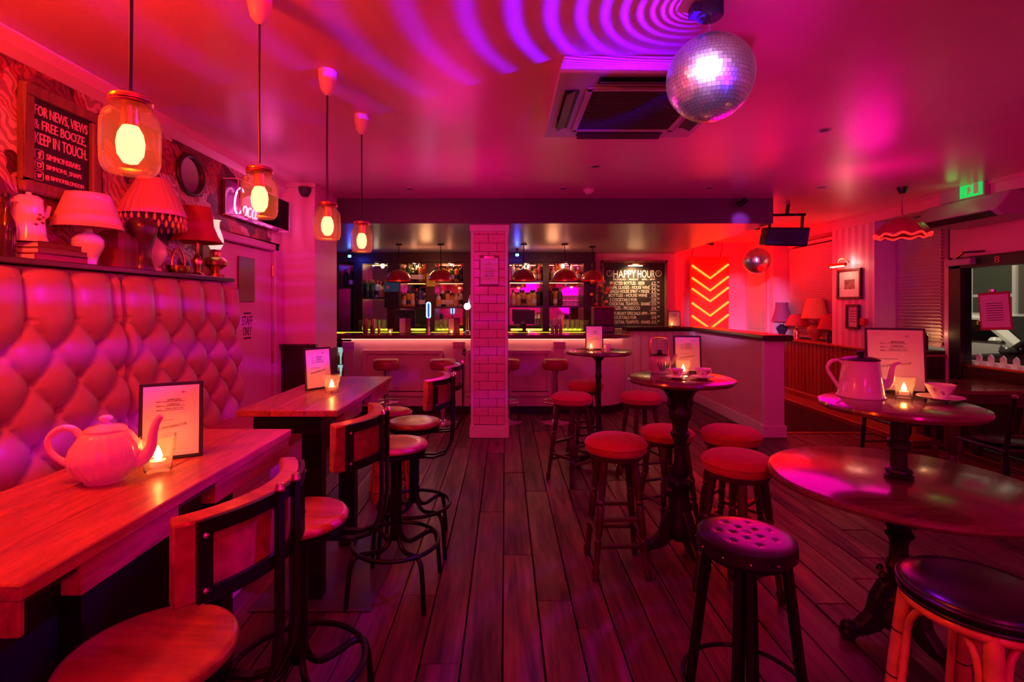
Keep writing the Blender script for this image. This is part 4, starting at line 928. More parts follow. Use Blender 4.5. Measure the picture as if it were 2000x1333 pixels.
# fridge on the left
fg = thing('bottle_fridge', 'lit glass-door bottle fridge at the left end of the bar', 'fridge')
MB().box(X(648, 8.3), X(676, 8.3), 8.36, 8.44, 0.15, 0.86).build('surround', M['blackpl'], fg, bevel=0.005)
MB().box(X(651, 8.3), X(673, 8.3), 8.345, 8.36, 0.25, 0.80).build('light_panel', glow('fridge light', (0.55, 0.85, 0.9), 0.55), fg)
bt = MB().lathe([(0.001, 0), (0.021, 0), (0.021, 0.11), (0.010, 0.15), (0.010, 0.19), (0.001, 0.19)], n=10).mesh('bottle', solid('amber bottle', (0.45, 0.36, 0.06), 0.2), 40)
for r_ in range(2):
    MB().box(X(651, 8.3), X(673, 8.3), 8.27, 8.345, 0.27 + r_ * 0.25, 0.28 + r_ * 0.25).build('shelf', M['chrome'], fg)
    for k in range(3):
        o = link('drink_bottle', bt, None, (X(654 + k * 7.5, 8.3), 8.31, 0.281 + r_ * 0.25)); tag(o, '%s amber bottle on the %s fridge shelf' % (ORD[k], ('lower', 'upper')[r_]), 'bottle', 'fridge bottles')

# ================================================================ BACK BAR SHELVING
bb = thing('bar_shelving', 'dark wooden back bar with mirrored bays and glass shelves', 'shelving')
D0 = 8.70
posts = [(650, 662), (690, 708), (756, 782), (831, 849), (904, 925), (978, 995), (1060, 1073), (1140, 1160)]
for a, b in posts: MB().box(X(a, D0), X(b, D0), D0, 9.06, 1.06, 2.42).build('post', M['darkwood'], bb, bevel=0.006)
MB().box(X(648, D0), X(1162, D0), D0 - 0.02, 9.06, Z(513, D0), 2.42).build('header', M['darkwood'], bb, bevel=0.006)
for a, b in zip(posts, posts[1:]):
    MB().box(X(a[1], D0), X(b[0], D0), 9.03, 9.05, 1.06, Z(513, D0)).build('mirror', M['mirror'], bb)
shelf_spec = {0: [560], 1: [581], 2: [549.5, 599], 3: [549.5, 599], 4: [549.5, 599], 5: [548, 597.5], 6: [548, 597.5]}
for k, zs in shelf_spec.items():
    a, b = posts[k][1], posts[k + 1][0]
    for y in zs: MB().box(X(a, D0), X(b, D0), D0 + 0.05, 9.03, Z(y, D0) - 0.018, Z(y, D0)).build('shelf', M['darkwoody'], bb)
SLED = {1: glow('amber shelf led', (1.0, 0.45, 0.12), 18), 2: glow('orange shelf led', (1.0, 0.24, 0.06), 18), 3: glow('red shelf led', (1.0, 0.14, 0.06), 18), 4: glow('red shelf led 2', (1.0, 0.14, 0.06), 16), 5: glow('warm shelf led', (1.0, 0.38, 0.14), 18), 6: glow('red shelf led 3', (1.0, 0.16, 0.10), 18)}
for k in (1, 2, 3, 4, 5, 6):
    a, b = posts[k][1], posts[k + 1][0]
    for zz in [Z(513, D0)] + [Z(y, D0) - 0.018 for y in shelf_spec[k]]: (MB().box(X(a, D0) + 0.01, X(b, D0) - 0.01, D0 + 0.062, D0 + 0.072, zz - 0.006, zz).build('shelf_led', SLED[k], bb), MB().box(X(a, D0), X(b, D0), D0 + 0.044, D0 + 0.052, zz - 0.016, zz + 0.016).build('shelf_lip', M['darkwoody'], bb))
for k in (1, 2, 3, 5, 6):
    a, b = posts[k][1], posts[k + 1][0]; xm = X((a + b) / 2, D0)
    MB().lathe([(0.001, 0), (0.03, 0), (0.03, 0.008), (0.001, 0.008)], (xm, 8.84, Z(513, D0) - 0.009), 14).build('downlight', glow('bay downlight', (1.0, 0.75, 0.45), 14), bb)
    c_ = ((1.0, 0.75, 0.5), (1.0, 0.42, 0.20), (1.0, 0.30, 0.15), (1.0, 0.62, 0.40), (1.0, 0.30, 0.25))[(1, 2, 3, 5, 6).index(k)]
    point('bay_light', (xm, 8.80, Z(516, D0)), c_, 1.2, 0.03)
# bottles
def bmat(n, c, r=0.12): return solid(n, c, r, spec=0.6, coat=0.3)
BM = {'green': bmat('green glass', (0.02, 0.10, 0.03)), 'amber': bmat('amber glass', (0.50, 0.22, 0.04)), 'clear': bmat('pale spirit', (0.62, 0.58, 0.52)), 'dark': bmat('black glass', (0.015, 0.012, 0.012)), 'red': bmat('red liqueur', (0.50, 0.03, 0.03)), 'blue': bmat('blue glass', (0.05, 0.08, 0.40)), 'gold': bmat('golden spirit', (0.70, 0.42, 0.10))}
LBL = [solid('cream label', (0.75, 0.68, 0.50), 0.6), solid('white label', (0.80, 0.78, 0.76), 0.6), solid('black label', (0.03, 0.03, 0.03), 0.5), solid('orange label', (0.75, 0.35, 0.08), 0.6)]
CAP = [solid('black cap', (0.02, 0.02, 0.02), 0.4), solid('red cap', (0.55, 0.03, 0.04), 0.4), solid('gold cap', (0.7, 0.5, 0.15), 0.3, metal=0.8), solid('white cap', (0.75, 0.75, 0.75), 0.4)]
SH = {'wine': [(0.001, 0), (0.037, 0), (0.039, 0.01), (0.039, 0.18), (0.030, 0.21), (0.015, 0.235), (0.014, 0.285), (0.001, 0.285)],
      'spirit': [(0.001, 0), (0.040, 0), (0.042, 0.01), (0.042, 0.165), (0.036, 0.185), (0.016, 0.205), (0.015, 0.255), (0.001, 0.255)],
      'flask': [(0.001, 0), (0.046, 0), (0.050, 0.012), (0.050, 0.11), (0.040, 0.145), (0.017, 0.165), (0.015, 0.215), (0.001, 0.215)],
      'tall': [(0.001, 0), (0.030, 0), (0.032, 0.01), (0.034, 0.20), (0.026, 0.235), (0.013, 0.25), (0.013, 0.31), (0.001, 0.31)]}
CN = {'green': 'green', 'amber': 'amber', 'clear': 'clear', 'dark': 'black', 'red': 'red', 'blue': 'blue', 'gold': 'golden'}
MC = {}
def bottle(kind, colr, loc, label, group):
    if (kind, colr) not in MC:
        prof = SH[kind]; H = prof[-1][1]; r = max(p[0] for p in prof)
        li = random.randrange(4); ci = random.randrange(4)
        MC[(kind, colr)] = (MB().lathe(prof, n=14).mesh('glass_body', BM[colr], 35), MB().lathe([(r + 0.0006, 0.035), (r + 0.0006, 0.105)], n=14, caps=False).mesh('label', LBL[li], 35),
                            MB().lathe([(0.001, H), (0.0165, H - 0.002), (0.0165, H - 0.05), (0.0155, H - 0.05)], n=10, caps=False).mesh('cap', CAP[ci], 35))
    t = thing('bottle', label, 'bottle', loc, random.uniform(0, 6), group)
    t.scale = (1.12, 1.12, 1.12)
    for nm, me in zip(('glass_body', 'paper_label', 'cap'), MC[(kind, colr)]): link(nm, me, t)
def row(seq, px0, px1, py, what, depth=8.86):
    n = len(seq); z = Z(py, D0)
    for i, (k, c) in enumerate(seq):
        px = px0 + (px1 - px0) * (i + 0.5) / n
        bottle(k, c, (X(px, D0), depth + random.uniform(-0.02, 0.02), z), '%s bottle, %s from the left on %s' % (CN[c], ORD[i], what), 'bottles on ' + what)
    if depth > 8.8 and n > 2:
        for i in range(n - 1):
            k, c = seq[(i * 3 + 1) % n]; px = px0 + (px1 - px0) * (i + 1.0) / n
            bottle(k, c, (X(px, D0), 8.955, z), 'rear %s bottle, %s from left on %s' % (CN[c], ORD[i], what), 'rear bottles on ' + what)
row([('wine', 'dark'), ('tall', 'dark')], 664, 688, 560, 'the far left end shelf')
row([('wine', 'green'), ('wine', 'green'), ('spirit', 'clear'), ('flask', 'gold'), ('flask', 'gold')], 708, 757, 581, 'the shelf of the leftmost mirrored bay')
row([('spirit', 'dark'), ('tall', 'green'), ('flask', 'dark'), ('spirit', 'dark'), ('wine', 'amber'), ('tall', 'red')], 783, 831, 549.5, 'the upper shelf behind the left red lamp')
row([('flask', 'amber'), ('spirit', 'amber'), ('spirit', 'gold'), ('wine', 'dark'), ('tall', 'blue'), ('flask', 'dark')], 783, 831, 599, 'the middle shelf left of the blue neon tap')
row([('wine', 'dark'), ('spirit', 'gold'), ('flask', 'gold'), ('spirit', 'green'), ('spirit', 'amber'), ('wine', 'dark')], 850, 904, 549.5, 'the upper shelf right of the yellow notice')
row([('flask', 'clear'), ('spirit', 'dark'), ('spirit', 'gold'), ('flask', 'amber'), ('flask', 'clear'), ('spirit', 'clear')], 850, 904, 599, 'the middle shelf right of the blue neon tap')
row([('tall', 'clear'), ('spirit', 'gold'), ('wine', 'clear'), ('tall', 'clear'), ('flask', 'amber'), ('tall', 'red')], 997, 1060, 548, 'the upper shelf just right of the tiled column')
row([('spirit', 'gold'), ('flask', 'gold'), ('spirit', 'amber'), ('flask', 'gold'), ('spirit', 'gold'), ('wine', 'dark')], 997, 1060, 597.5, 'the middle shelf just right of the tiled column')
row([('flask', 'clear'), ('tall', 'amber'), ('flask', 'clear'), ('tall', 'clear'), ('flask', 'red')], 1076, 1138, 548, 'the upper shelf of the rightmost mirrored bay')
row([('wine', 'dark'), ('wine', 'amber'), ('wine', 'green')], 1073, 1100, 597.5, 'the middle shelf of the rightmost mirrored bay')
# glasses
TG = MB().lathe([(0.001, 0.0), (0.030, 0.0), (0.036, 0.09), (0.034, 0.09), (0.028, 0.006), (0.001, 0.006)], n=14).mesh('bar_glass', M['barglass'] if 'barglass' in M else glass('bar glass', (0.96, 0.96, 0.90), 0.05, opacity=0.22), 40)
def glasses(n, rows, px0, px1, z, what, depth=8.80):
    for r_ in range(rows):
        for i in range(n):
            px = px0 + (px1 - px0) * (i + 0.5) / n
            o = link('bar_glass', TG, None, (X(px, D0), depth, z + r_ * 0.094)); tag(o, 'tumbler, %s from left, %s row %s' % (ORD[i], ('lowest', 'second', 'third')[r_], what), 'glass', 'tumblers ' + what)
glasses(6, 2, 700, 755, 1.062, 'in the leftmost mirrored bay', 8.70)
glasses(4, 2, 848, 884, 1.062, 'behind the bar menu left of the tiled column', 8.70)
glasses(6, 2, 1095, 1150, 1.062, 'below the rightmost mirrored bay', 8.70)
glasses(5, 2, 1100, 1140, Z(597.5, D0), 'on the middle shelf of the rightmost mirrored bay', 8.84)
# screens
for i, (a, b, c, d, lab) in enumerate(((772, 812, 605, 640, 'black till screen facing away at the left of the bar'), (1003, 1045, 606, 634, 'black till screen with a blue sheen right of the tiled column'))):
    t = thing('till_screen', lab, 'screen', (0, 0, 0), 0, 'till screens'); dd = 8.2
    MB().box(X(a, dd), X(b, dd), dd, dd + 0.03, Z(d, dd), Z(c, dd)).build('screen', M['dkgrey'], t, bevel=0.006)
    MB().box(X(a + 2, dd), X(b - 2, dd), dd - 0.002, dd, Z(d - 2, dd), Z(c + 2, dd)).build('panel', solid('screen glass %d' % i, (0.03, 0.035, 0.05), 0.1), t)
    xm = X((a + b) / 2, dd); MB().box(xm - 0.03, xm + 0.03, dd + 0.03, dd + 0.06, 1.06, Z(d - 8, dd)).box(xm - 0.10, xm + 0.10, dd + 0.0, dd + 0.30, 1.06, 1.075).build('stand', M['blackpl'], t)
# till machine with flowers, right of the shelving
tl = thing('till', 'dark till box at the right end of the bar with a flower display on top', 'till', (X(1178, 7.6), 7.6, 1.096), 0)
MB().box(-0.15, 0.15, -0.12, 0.16, 0.0, 0.10).build('base', M['blackpl'], tl, bevel=0.008)
MB().box(-0.15, 0.16, -0.05, 0.20, 0.10, 0.36).build('screen_back', solid('burgundy plastic', (0.10, 0.02, 0.03), 0.3), tl, bevel=0.012)
MB().box(-0.15, 0.17, -0.06, 0.21, 0.36, 0.385).build('cap', solid('red plastic', (0.35, 0.05, 0.05), 0.3), tl, bevel=0.006)
kb = MB()
for r_ in range(3):
    for k in range(9): kb.box(-0.13 + k * 0.029, -0.108 + k * 0.029, -0.124, -0.12, 0.02 + r_ * 0.025, 0.036 + r_ * 0.025)
kb.build('keys', M['grey'], tl)
fv = thing('flower_vase', 'vase of red and pink flowers standing behind the till', 'flowers', (X(1168, 8.52), 8.52, 1.061))
MB().lathe([(0.001, 0), (0.05, 0), (0.055, 0.02), (0.04, 0.20), (0.055, 0.30), (0.05, 0.30), (0.001, 0.28)], n=16).build('vase', M['darkwood'], fv, smooth=50)
pet = [solid('red petal', (0.75, 0.06, 0.05), 0.6), solid('pink petal', (0.85, 0.25, 0.28), 0.6), solid('coral petal', (0.90, 0.30, 0.12), 0.6)]
stem_m = solid('stem green', (0.05, 0.09, 0.03), 0.6)
fm_ = [MB().lathe([(0.001, -0.02), (0.020, -0.015), (0.035, 0.0), (0.038, 0.015), (0.026, 0.028), (0.012, 0.022), (0.001, 0.026)], n=14, wob=lambda a, z: 1 + 0.14 * math.cos(5 * a + z * 60)).mesh('blossom', m_, 50) for m_ in pet]
random.seed(11)
for i in range(18):
    a = random.uniform(0, 2 * pi); rr_ = random.uniform(0.03, 0.26); zz = random.uniform(0.38, 0.85)
    p = (rr_ * math.cos(a) * 0.8 + 0.03, rr_ * math.sin(a) * 0.5, zz)
    MB().tube([(0, 0, 0.26), (p[0] * 0.5, p[1] * 0.5, 0.26 + (zz - 0.26) * 0.6), p], 0.004, 5).build('stem', stem_m, fv)
    o = link('blossom', fm_[i % 3], fv, p); o.rotation_euler = (random.uniform(-.6, .9), random.uniform(-.8, .8), 0); s = random.uniform(0.7, 1.35); o.scale = (s, s, s)
lfm = MB().add([(0, 0, 0), (0.02, 0, 0.03), (0, 0.004, 0.075), (-0.02, 0, 0.03), (0, 0.006, 0.03)], [(0, 1, 4), (1, 2, 4), (2, 3, 4), (3, 0, 4)]).mesh('leaf', solid('leaf', (0.05, 0.07, 0.03), 0.5))
for i in range(26):
    a = random.uniform(0, 2 * pi); rr_ = random.uniform(0.02, 0.2); o = link('leaf', lfm, fv, (rr_ * math.cos(a) - 0.03, rr_ * math.sin(a) * 0.5, random.uniform(0.3, 0.75))); o.rotation_euler = (random.uniform(-1, 1), random.uniform(-1.2, 1.2), a)
# shakers, menus and taps on the bar
def shaker(label, px, d, h, r, m_):
    t = thing('cocktail_shaker', label, 'shaker', (X(px, d), d, 1.096), 0, 'cocktail shakers on the bar')
    MB().lathe([(0.001, 0), (r * 0.75, 0), (r * 0.8, 0.005), (r, h * 0.55), (r * 1.02, h * 0.56), (r * 0.95, h * 0.58), (r * 0.82, h * 0.97), (r * 0.75, h), (0.001, h)], n=20).build('tin', M[m_], t, smooth=35)
shaker('left tall copper cocktail shaker on the bar', 714, 7.15, 0.215, 0.040, 'copper')
shaker('right tall copper cocktail shaker on the bar', 728, 7.15, 0.215, 0.040, 'copper')
shaker('short copper measuring cup beside the shakers', 740, 7.12, 0.11, 0.020, 'copper')
shaker('chrome shaker on the bar right of the tiled column, left of three', 1079, 7.15, 0.22, 0.032, 'chrome')
shaker('chrome shaker on the bar right of the tiled column, middle of three', 1087, 7.18, 0.22, 0.032, 'chrome')
shaker('chrome shaker on the bar right of the tiled column, right of three', 1095, 7.15, 0.22, 0.032, 'chrome')
def bar_menu(label, px, d):
    t = thing('folded_menu', label, 'menu', (X(px, d), d, 1.096), R(0), 'folded menus on the bar')
    for s, a, m_ in ((-1, 22, M['paper']), (1, -22, solid('burgundy menu', (0.30, 0.04, 0.14), 0.5))):
        p = MB().box(0 if s > 0 else -0.09, 0.09 if s > 0 else 0, -0.002, 0.002, 0, 0.225).build('cover', M['blackpl'], t); p.rotation_euler = (0, 0, R(a))
        q = MB().box(0.004 if s > 0 else -0.084, 0.084 if s > 0 else -0.004, -0.003, -0.002, 0.006, 0.219).build('page', m_, p)
bar_menu('folded menu standing on the bar by the till screen', 792, 7.2); bar_menu('folded menu standing on the bar next to the tiled column', 887, 7.2)
tp_ = thing('beer_tap', 'beer tap with a glowing blue neon loop', 'beer tap', (X(837, 7.35), 7.35, 1.096))
MB().lathe([(0.001, 0), (0.05, 0), (0.05, 0.012), (0.02, 0.02), (0.018, 0.20), (0.001, 0.20)], n=16).build('column', M['chrome'], tp_, smooth=40)
pts = [(0.026 * math.cos(R(a)), 0, 0.42 + 0.026 * math.sin(R(a))) for a in range(0, 181, 20)] + [(0.026 * math.cos(R(a)), 0, 0.25 + 0.026 * math.sin(R(a))) for a in range(180, 361, 20)]
MB().tube(pts, 0.0085, 8, closed=True).build('neon_loop', glow('blue neon', (0.06, 0.35, 1.0), 16), tp_, smooth=60)
MB().box(-0.022, 0.022, 0.012, 0.022, 0.22, 0.45).build('badge', M['dkgrey'], tp_, bevel=0.008)
MB().bar((0, 0, 0.20), (0, 0, 0.235), 0.02).build('neck', M['chrome'], tp_)
t_ = thing('beer_tap', 'tall chrome beer tap with a round white lit badge beside the column', 'beer tap', (X(913, 7.35), 7.35, 1.096))
MB().lathe([(0.001, 0), (0.05, 0), (0.045, 0.02), (0.022, 0.04), (0.022, 0.33), (0.03, 0.36), (0.001, 0.37)], n=16).build('column', M['chrome'], t_, smooth=40)
o = MB().lathe([(0.001, 0), (0.048, 0), (0.048, 0.03), (0.001, 0.03)], n=24).build('badge', glow('lit badge', (0.55, 1.0, 0.95), 5), t_, smooth=40, loc=(0, -0.02, 0.39)); o.rotation_euler = (R(90), 0, 0)
MB().tube([(0.02, 0, 0.40), (0.03, 0, 0.50), (0.05, 0, 0.56)], [0.012, 0.022, 0.012], 10).build('handle', M['porcelain'], t_, smooth=50)
# notices
yn = thing('yellow_notice', 'yellow paper notice pinned to the post beside the red lamp', 'notice', (X(842, D0), D0 - 0.02, 0))
MB().box(-0.075, 0.075, -0.002, 0.002, Z(560, D0), Z(535, D0)).build('sheet', solid('yellow paper', (0.75, 0.66, 0.06), 0.6), yn)
for k in range(4): MB().box(-0.04, 0.04, -0.003, -0.002, Z(541 + k * 4.5, D0), Z(540.2 + k * 4.5, D0)).build('print_line', M['ink'], yn)
nt = thing('nut_card', 'teal display card hung with rows of dark snack packets', 'display card', (X(763, 8.6), 8.692, 0))
MB().box(-0.13, 0.13, 0, 0.004, Z(600, 8.6), Z(552, 8.6)).build('card', solid('teal card', (0.03, 0.34, 0.36), 0.5), nt)
pk = MB().prism([(-0.028, -0.03), (0.028, -0.03), (0.032, 0), (0.028, 0.03), (-0.028, 0.03), (-0.032, 0)], 'y', -0.02, -0.003).mesh('packet', M['blackpl'], None, bevel=0.006)
for r_ in range(5):
    for k in range(4): link('packet', pk, nt, (-0.095 + k * 0.064, 0, Z(573 + r_ * 6.2, 8.6)))
MB().lathe([(0.001, 0), (0.03, 0), (0.03, 0.003), (0.001, 0.003)], n=18).build('printed_badge', solid('gold print', (0.6, 0.4, 0.1), 0.5), nt, loc=(-0.07, 0.0, Z(561, 8.6))).rotation_euler = (R(90), 0, 0)
# red glass pendant lamps above the bar
def dome(label, px, d, zb, color=(0.85, 0.06, 0.05)):
    t = thing('dome_pendant', label, 'lamp', (X(px, d), d, zb), 0, 'red dome lamps above the bar')
    MB().lathe([(0.180, 0.0), (0.182, 0.012), (0.172, 0.06), (0.145, 0.11), (0.10, 0.148), (0.05, 0.166), (0.02, 0.172), (0.02, 0.166), (0.05, 0.158), (0.10, 0.14), (0.140, 0.104), (0.166, 0.058), (0.174, 0.012), (0.172, 0.0)], n=32, caps=False).build('shade', M['redglass'], t, smooth=60)
    MB().tube([(0, 0, 0.16), (0, 0, 2.42 - zb)], 0.006, 6).build('rod', M['black'], t)
    MB().lathe([(0.001, 2.42 - zb), (0.05, 2.42 - zb), (0.05, 2.40 - zb), (0.001, 2.40 - zb)], n=16).build('ceiling_rose', M['black'], t)
    MB().lathe([(0.001, 0.02), (0.025, 0.03), (0.03, 0.055), (0.02, 0.085), (0.012, 0.10), (0.012, 0.15), (0.001, 0.15)], n=14).build('bulb', glow('warm red bulb', (1.0, 0.16, 0.07), 7), t, smooth=60)
    l = bpy.data.lights.new('dome_light', 'POINT'); l.color = (1.0, 0.05, 0.02); l.energy = 0.8; l.shadow_soft_size = 0.03
    lo = bpy.data.objects.new('dome_light', l); col.objects.link(lo); lo.parent = t; lo.location = (0, 0, 0.0)
M['redglass'] = solid('red lamp glass', (0.42, 0.03, 0.03), 0.15, spec=0.6, coat=0.5)
dome('red dome lamp hanging in front of the teal snack card', 779, 7.5, Z(549, 7.5)); dome('red dome lamp hanging right of the yellow notice', 861, 7.5, Z(548, 7.5))
dome('red dome lamp hanging just right of the tiled column', 1023, 7.5, Z(548, 7.5)); dome('red dome lamp hanging in front of the rightmost mirrored bay', 1103, 7.5, Z(548, 7.5)); dome('red dome lamp hanging beside the chalkboard', 1157, 7.8, Z(549, 7.8))
for px, d, lab in ((684, 8.3, 'small blue spotlight under the low ceiling, left end of the bar'), (1010, 8.1, 'small blue spotlight under the low ceiling, right of the tiled column')):
    t = thing('blue_spotlight', lab, 'spotlight', (X(px, d), d, 2.30), 0, 'blue spotlights over the bar')
    MB().lathe([(0.001, 0.12), (0.03, 0.12), (0.03, 0.10), (0.008, 0.10), (0.008, 0.05), (0.04, 0.05), (0.04, 0.0), (0.001, 0.0)], n=16).build('housing', M['black'], t, smooth=30)
    MB().lathe([(0.001, -0.03), (0.02, -0.024), (0.028, -0.006), (0.02, 0.01), (0.001, 0.012)], (0, -0.035, 0.02), 14).build('lens', glow('blue led', (0.03, 0.25, 1.0), 30), t, smooth=60)
# curtain at far left
ct = thing('curtain', 'black curtain hanging at the left end of the bar', 'curtain', (0, 0, 0))
pts = []; n = 60
for i in range(n + 1):
    u = i / n; x = X(604, 8.0) + (X(650, 8.0) - X(604, 8.0)) * u; pts.append((x, 8.0 + 0.03 * math.sin(u * 42)))
back_ = [(x, y + 0.006) for x, y in pts][::-1]
MB().prism(pts + back_, 'z', 0.02, Z(535, 8.0)).build('fabric', M['curtain'], ct, smooth=60)
MB().tube([(X(602, 8.0), 8.0, Z(534, 8.0)), (X(652, 8.0), 8.0, Z(534, 8.0))], 0.012, 8).build('rail', M['black'], ct)

# ================================================================ CHALKBOARD
CD = 8.86
cb = thing('chalkboard', 'black happy hour chalkboard with white hand lettering', 'chalkboard')
MB().box(X(1178, CD), X(1299, CD), CD, CD + 0.03, Z(643, CD), Z(513, CD)).build('panel', M['board'], cb)
fr = MB(); a, b, c, d = X(1174, CD), X(1303, CD), Z(647, CD), Z(509, CD); wv = 0.045
for q in ((a, b, c, c + wv), (a, b, d - wv, d), (a, a + wv, c, d), (b - wv, b, c, d)): fr.box(q[0], q[1], CD - 0.03, CD + 0.035, q[2], q[3])
fr.build('frame', M['framewood'], cb, bevel=0.006)
def ctext(s, x0, x1, y0, y1, m_=None): text('lettering', s, m_ or M['chalk'], cb, X(x0, CD), X(x1, CD), Z(y1, CD), Z(y0, CD), CD - 0.0005, 0.002)
ctext('HAPPY', 1198, 1242, 528, 543); ctext('HOUR', 1245.5, 1279, 528, 543)
ctext('MONDAY - FRIDAY', 1198, 1247, 544.5, 548); ctext('4PM - 9PM', 1253, 1279, 544.5, 548)
rows_ = [('SELECTED BOTTLES - BEER', 1191, 1259, 550.5, 556.5, '£2.', '50'), ('175ML GLASSES - HOUSE WINE', 1191, 1269, 558.8, 565, '£2.', '50'), ('SINGLE HOUSE SPIRIT + MIXER', 1191, 1268, 566.5, 572.7, '£2.', '50'),
         ('BOTTLES - HOUSE WINE', 1189, 1264, 574.5, 580.3, '£10.', '00'), ('2 COCKTAILS FOR', 1191, 1244, 583, 589, '£10.', '00'), ('COCKTAIL TEAPOTS - SHARE', 1190, 1270, 591, 597, '£15.', '00'),
         ('BOTTLES - PROSECCO', 1187, 1250, 599, 605.5, '£16.', '00'), ('SATURDAY SPECIALS 4PM - 9PM', 1191, 1281, 609.5, 615.5, '', ''), ('2 COCKTAILS FOR', 1191, 1243, 617.5, 623.5, '£10.', '00'), ('COCKTAIL TEAPOTS - SHARE', 1191, 1270, 626.5, 632.5, '£15.', '00')]
for s, x0, x1, y0, y1, p1, p2 in rows_:
    ctext(s, x0, x1, y0, y1)
    if p1: ctext(p1, 1272.5, 1282.5, y0, y1); ctext(p2, 1283.5, 1288, y0 - 0.3, y0 + 2.4)
for i, y in enumerate((557.6, 565.8, 573.6, 581.4, 590, 606.8)): MB().box(X(1268, CD), X(1288, CD), CD - 0.002, CD, Z(y + 0.3, CD), Z(y, CD)).build('underline', M['chalk'], cb)
for px in (1190.5, 1286):
    x, z = X(px, CD), Z(534.5, CD)
    ck = MB().tube([(x + 0.050 * math.cos(R(a)), CD - 0.001, z + 0.052 * math.sin(R(a))) for a in range(0, 360, 15)], 0.0045, 6, closed=True)
    ck.bar((x, CD - 0.002, z), (x + (0.0 if px < 1200 else -0.022), CD - 0.002, z + (0.035 if px < 1200 else 0.0)), 0.005, 0.003).bar((x, CD - 0.002, z), (x + (0.022 if px < 1200 else 0), CD - 0.002, z + (-0.014 if px < 1200 else 0.036)), 0.005, 0.003)
    for a in range(0, 360, 30): ck.bar((x + 0.036 * math.cos(R(a)), CD - 0.001, z + 0.038 * math.sin(R(a))), (x + 0.042 * math.cos(R(a)), CD - 0.001, z + 0.044 * math.sin(R(a))), 0.003, 0.002)
    ck.build('clock_drawing', M['chalk'], cb)
pf = thing('picture_light', 'brass picture light over the happy hour chalkboard', 'lamp', (X(1241, 8.7), 8.70, Z(517, 8.7)))
MB().tube([(-0.16, 0, 0), (0.16, 0, 0)], 0.022, 12).build('shade', M['brass'], pf, smooth=40)
MB().tube([(0, 0, 0.02), (0, 0.02, 0.07), (0, 0.10, 0.09), (0, 0.19, 0.06)], 0.007, 8).build('arm', M['brass'], pf, smooth=40)
MB().box(-0.12, 0.12, -0.012, 0.012, -0.027, -0.02).build('tube_bulb', glow('warm tube', (1.0, 0.70, 0.36), 30), pf)
spot('chalkboard_light', (X(1241, 8.72), 8.60, Z(518, 8.72)), (X(1241, CD), CD, Z(560, CD)), (1.0, 0.60, 0.26), 48, 130, 0.9, 0.04)
# clipboard on the column
cp = thing('clipboard', 'clipboard notice hanging on the tiled column', 'clipboard', (X(955.5, 5.70), 5.708, 0))
MB().box(-0.108, 0.108, -0.004, 0.004, Z(558.5, 5.7), Z(499, 5.7)).build('board', solid('brown clipboard', (0.22, 0.09, 0.05), 0.5), cp, bevel=0.002)
MB().box(-0.10, 0.10, -0.006, -0.004, Z(555, 5.7), Z(504, 5.7)).build('page', M['paper'], cp)
MB().box(-0.06, 0.06, -0.014, -0.004, Z(506.5, 5.7), Z(500, 5.7)).build('clip', M['chrome'], cp, bevel=0.003)
pts = []
for k in range(10): a = R(90 + 36 * k); r = 0.009 if k % 2 == 0 else 0.004; pts.append((r * math.cos(a), Z(513, 5.7) + r * math.sin(a)))
MB().prism(pts, 'y', -0.0075, -0.006).build('star', M['ink'], cp)
for s, hw_, y0, y1 in (('SIMMONS', .035, 515.8, 517.3), ('PLEASE NOTE', .042, 523, 525), ('CCTV IS IN', .055, 528, 531.5), ('CONSTANT', .055, 533, 536), ('OPERATION', .058, 537.5, 541), ('THANK YOU', .035, 544, 546)):
    text('lettering', s, M['ink'], cp, -hw_, hw_, Z(y1, 5.7), Z(y0, 5.7), -0.006)
# ================================================================ SHELF ORNAMENTS
ZS = 1.696
def sy(px, x=2.08): return x * F / (CX - px)
def shelf_thing(name, label, cat, px, x=-2.08, z=ZS, group=None, rz=0): return thing(name, label, cat, (x, sy(px, -x), z), rz, group)
b_ = shelf_thing('beer_bottle', 'brown glass beer bottle at the left end of the shelf', 'bottle', 12)
MB().lathe([(0.001, 0), (0.032, 0), (0.034, 0.006), (0.034, 0.13), (0.030, 0.155), (0.016, 0.19), (0.0135, 0.25), (0.016, 0.255), (0.016, 0.267), (0.001, 0.267)], n=24).build('glass_body', bmat('brown bottle glass', (0.05, 0.018, 0.008)), b_, smooth=50)
MB().lathe([(0.0165, 0.255), (0.017, 0.262), (0.014, 0.272), (0.001, 0.273)], n=16).build('cap', M['blackpl'], b_, smooth=50)
bookc = [solid('red cloth book', (0.30, 0.04, 0.04), 0.6), solid('brown book', (0.20, 0.08, 0.04), 0.6), solid('maroon book', (0.16, 0.03, 0.03), 0.6)]
z = ZS
for i, (l_, h_, dx, lab) in enumerate(((0.27, 0.030, 0, 'lowest'), (0.25, 0.026, 0.006, 'middle'), (0.22, 0.026, -0.008, 'topmost'))):
    t = thing('book', '%s of three old books lying flat under the floral coffee pot' % lab, 'book', (-2.085 + dx, 2.275, z), 0, 'old books on the shelf')
    MB().box(-0.08, 0.08, -l_/2, l_/2, 0, 0.004).box(-0.08, 0.08, -l_/2, l_/2, h_ - 0.004, h_).box(0.074, 0.08, -l_/2, l_/2, 0, h_).build('cover', bookc[i], t, bevel=0.002)
    MB().box(-0.075, 0.073, -l_/2 + 0.005, l_/2 - 0.005, 0.004, h_ - 0.004).build('pages', M['paper'], t); z += h_
pot = thing('coffee_pot', 'cream enamel pot with a floral spray on the stacked books', 'coffee pot', (-2.09, 2.20, z), R(90))
MB().lathe([(0.001, 0), (0.066, 0), (0.066, 0.01), (0.060, 0.03), (0.048, 0.185), (0.050, 0.19), (0.001, 0.19)], n=32).build('body', M['enamel'], pot, smooth=50)
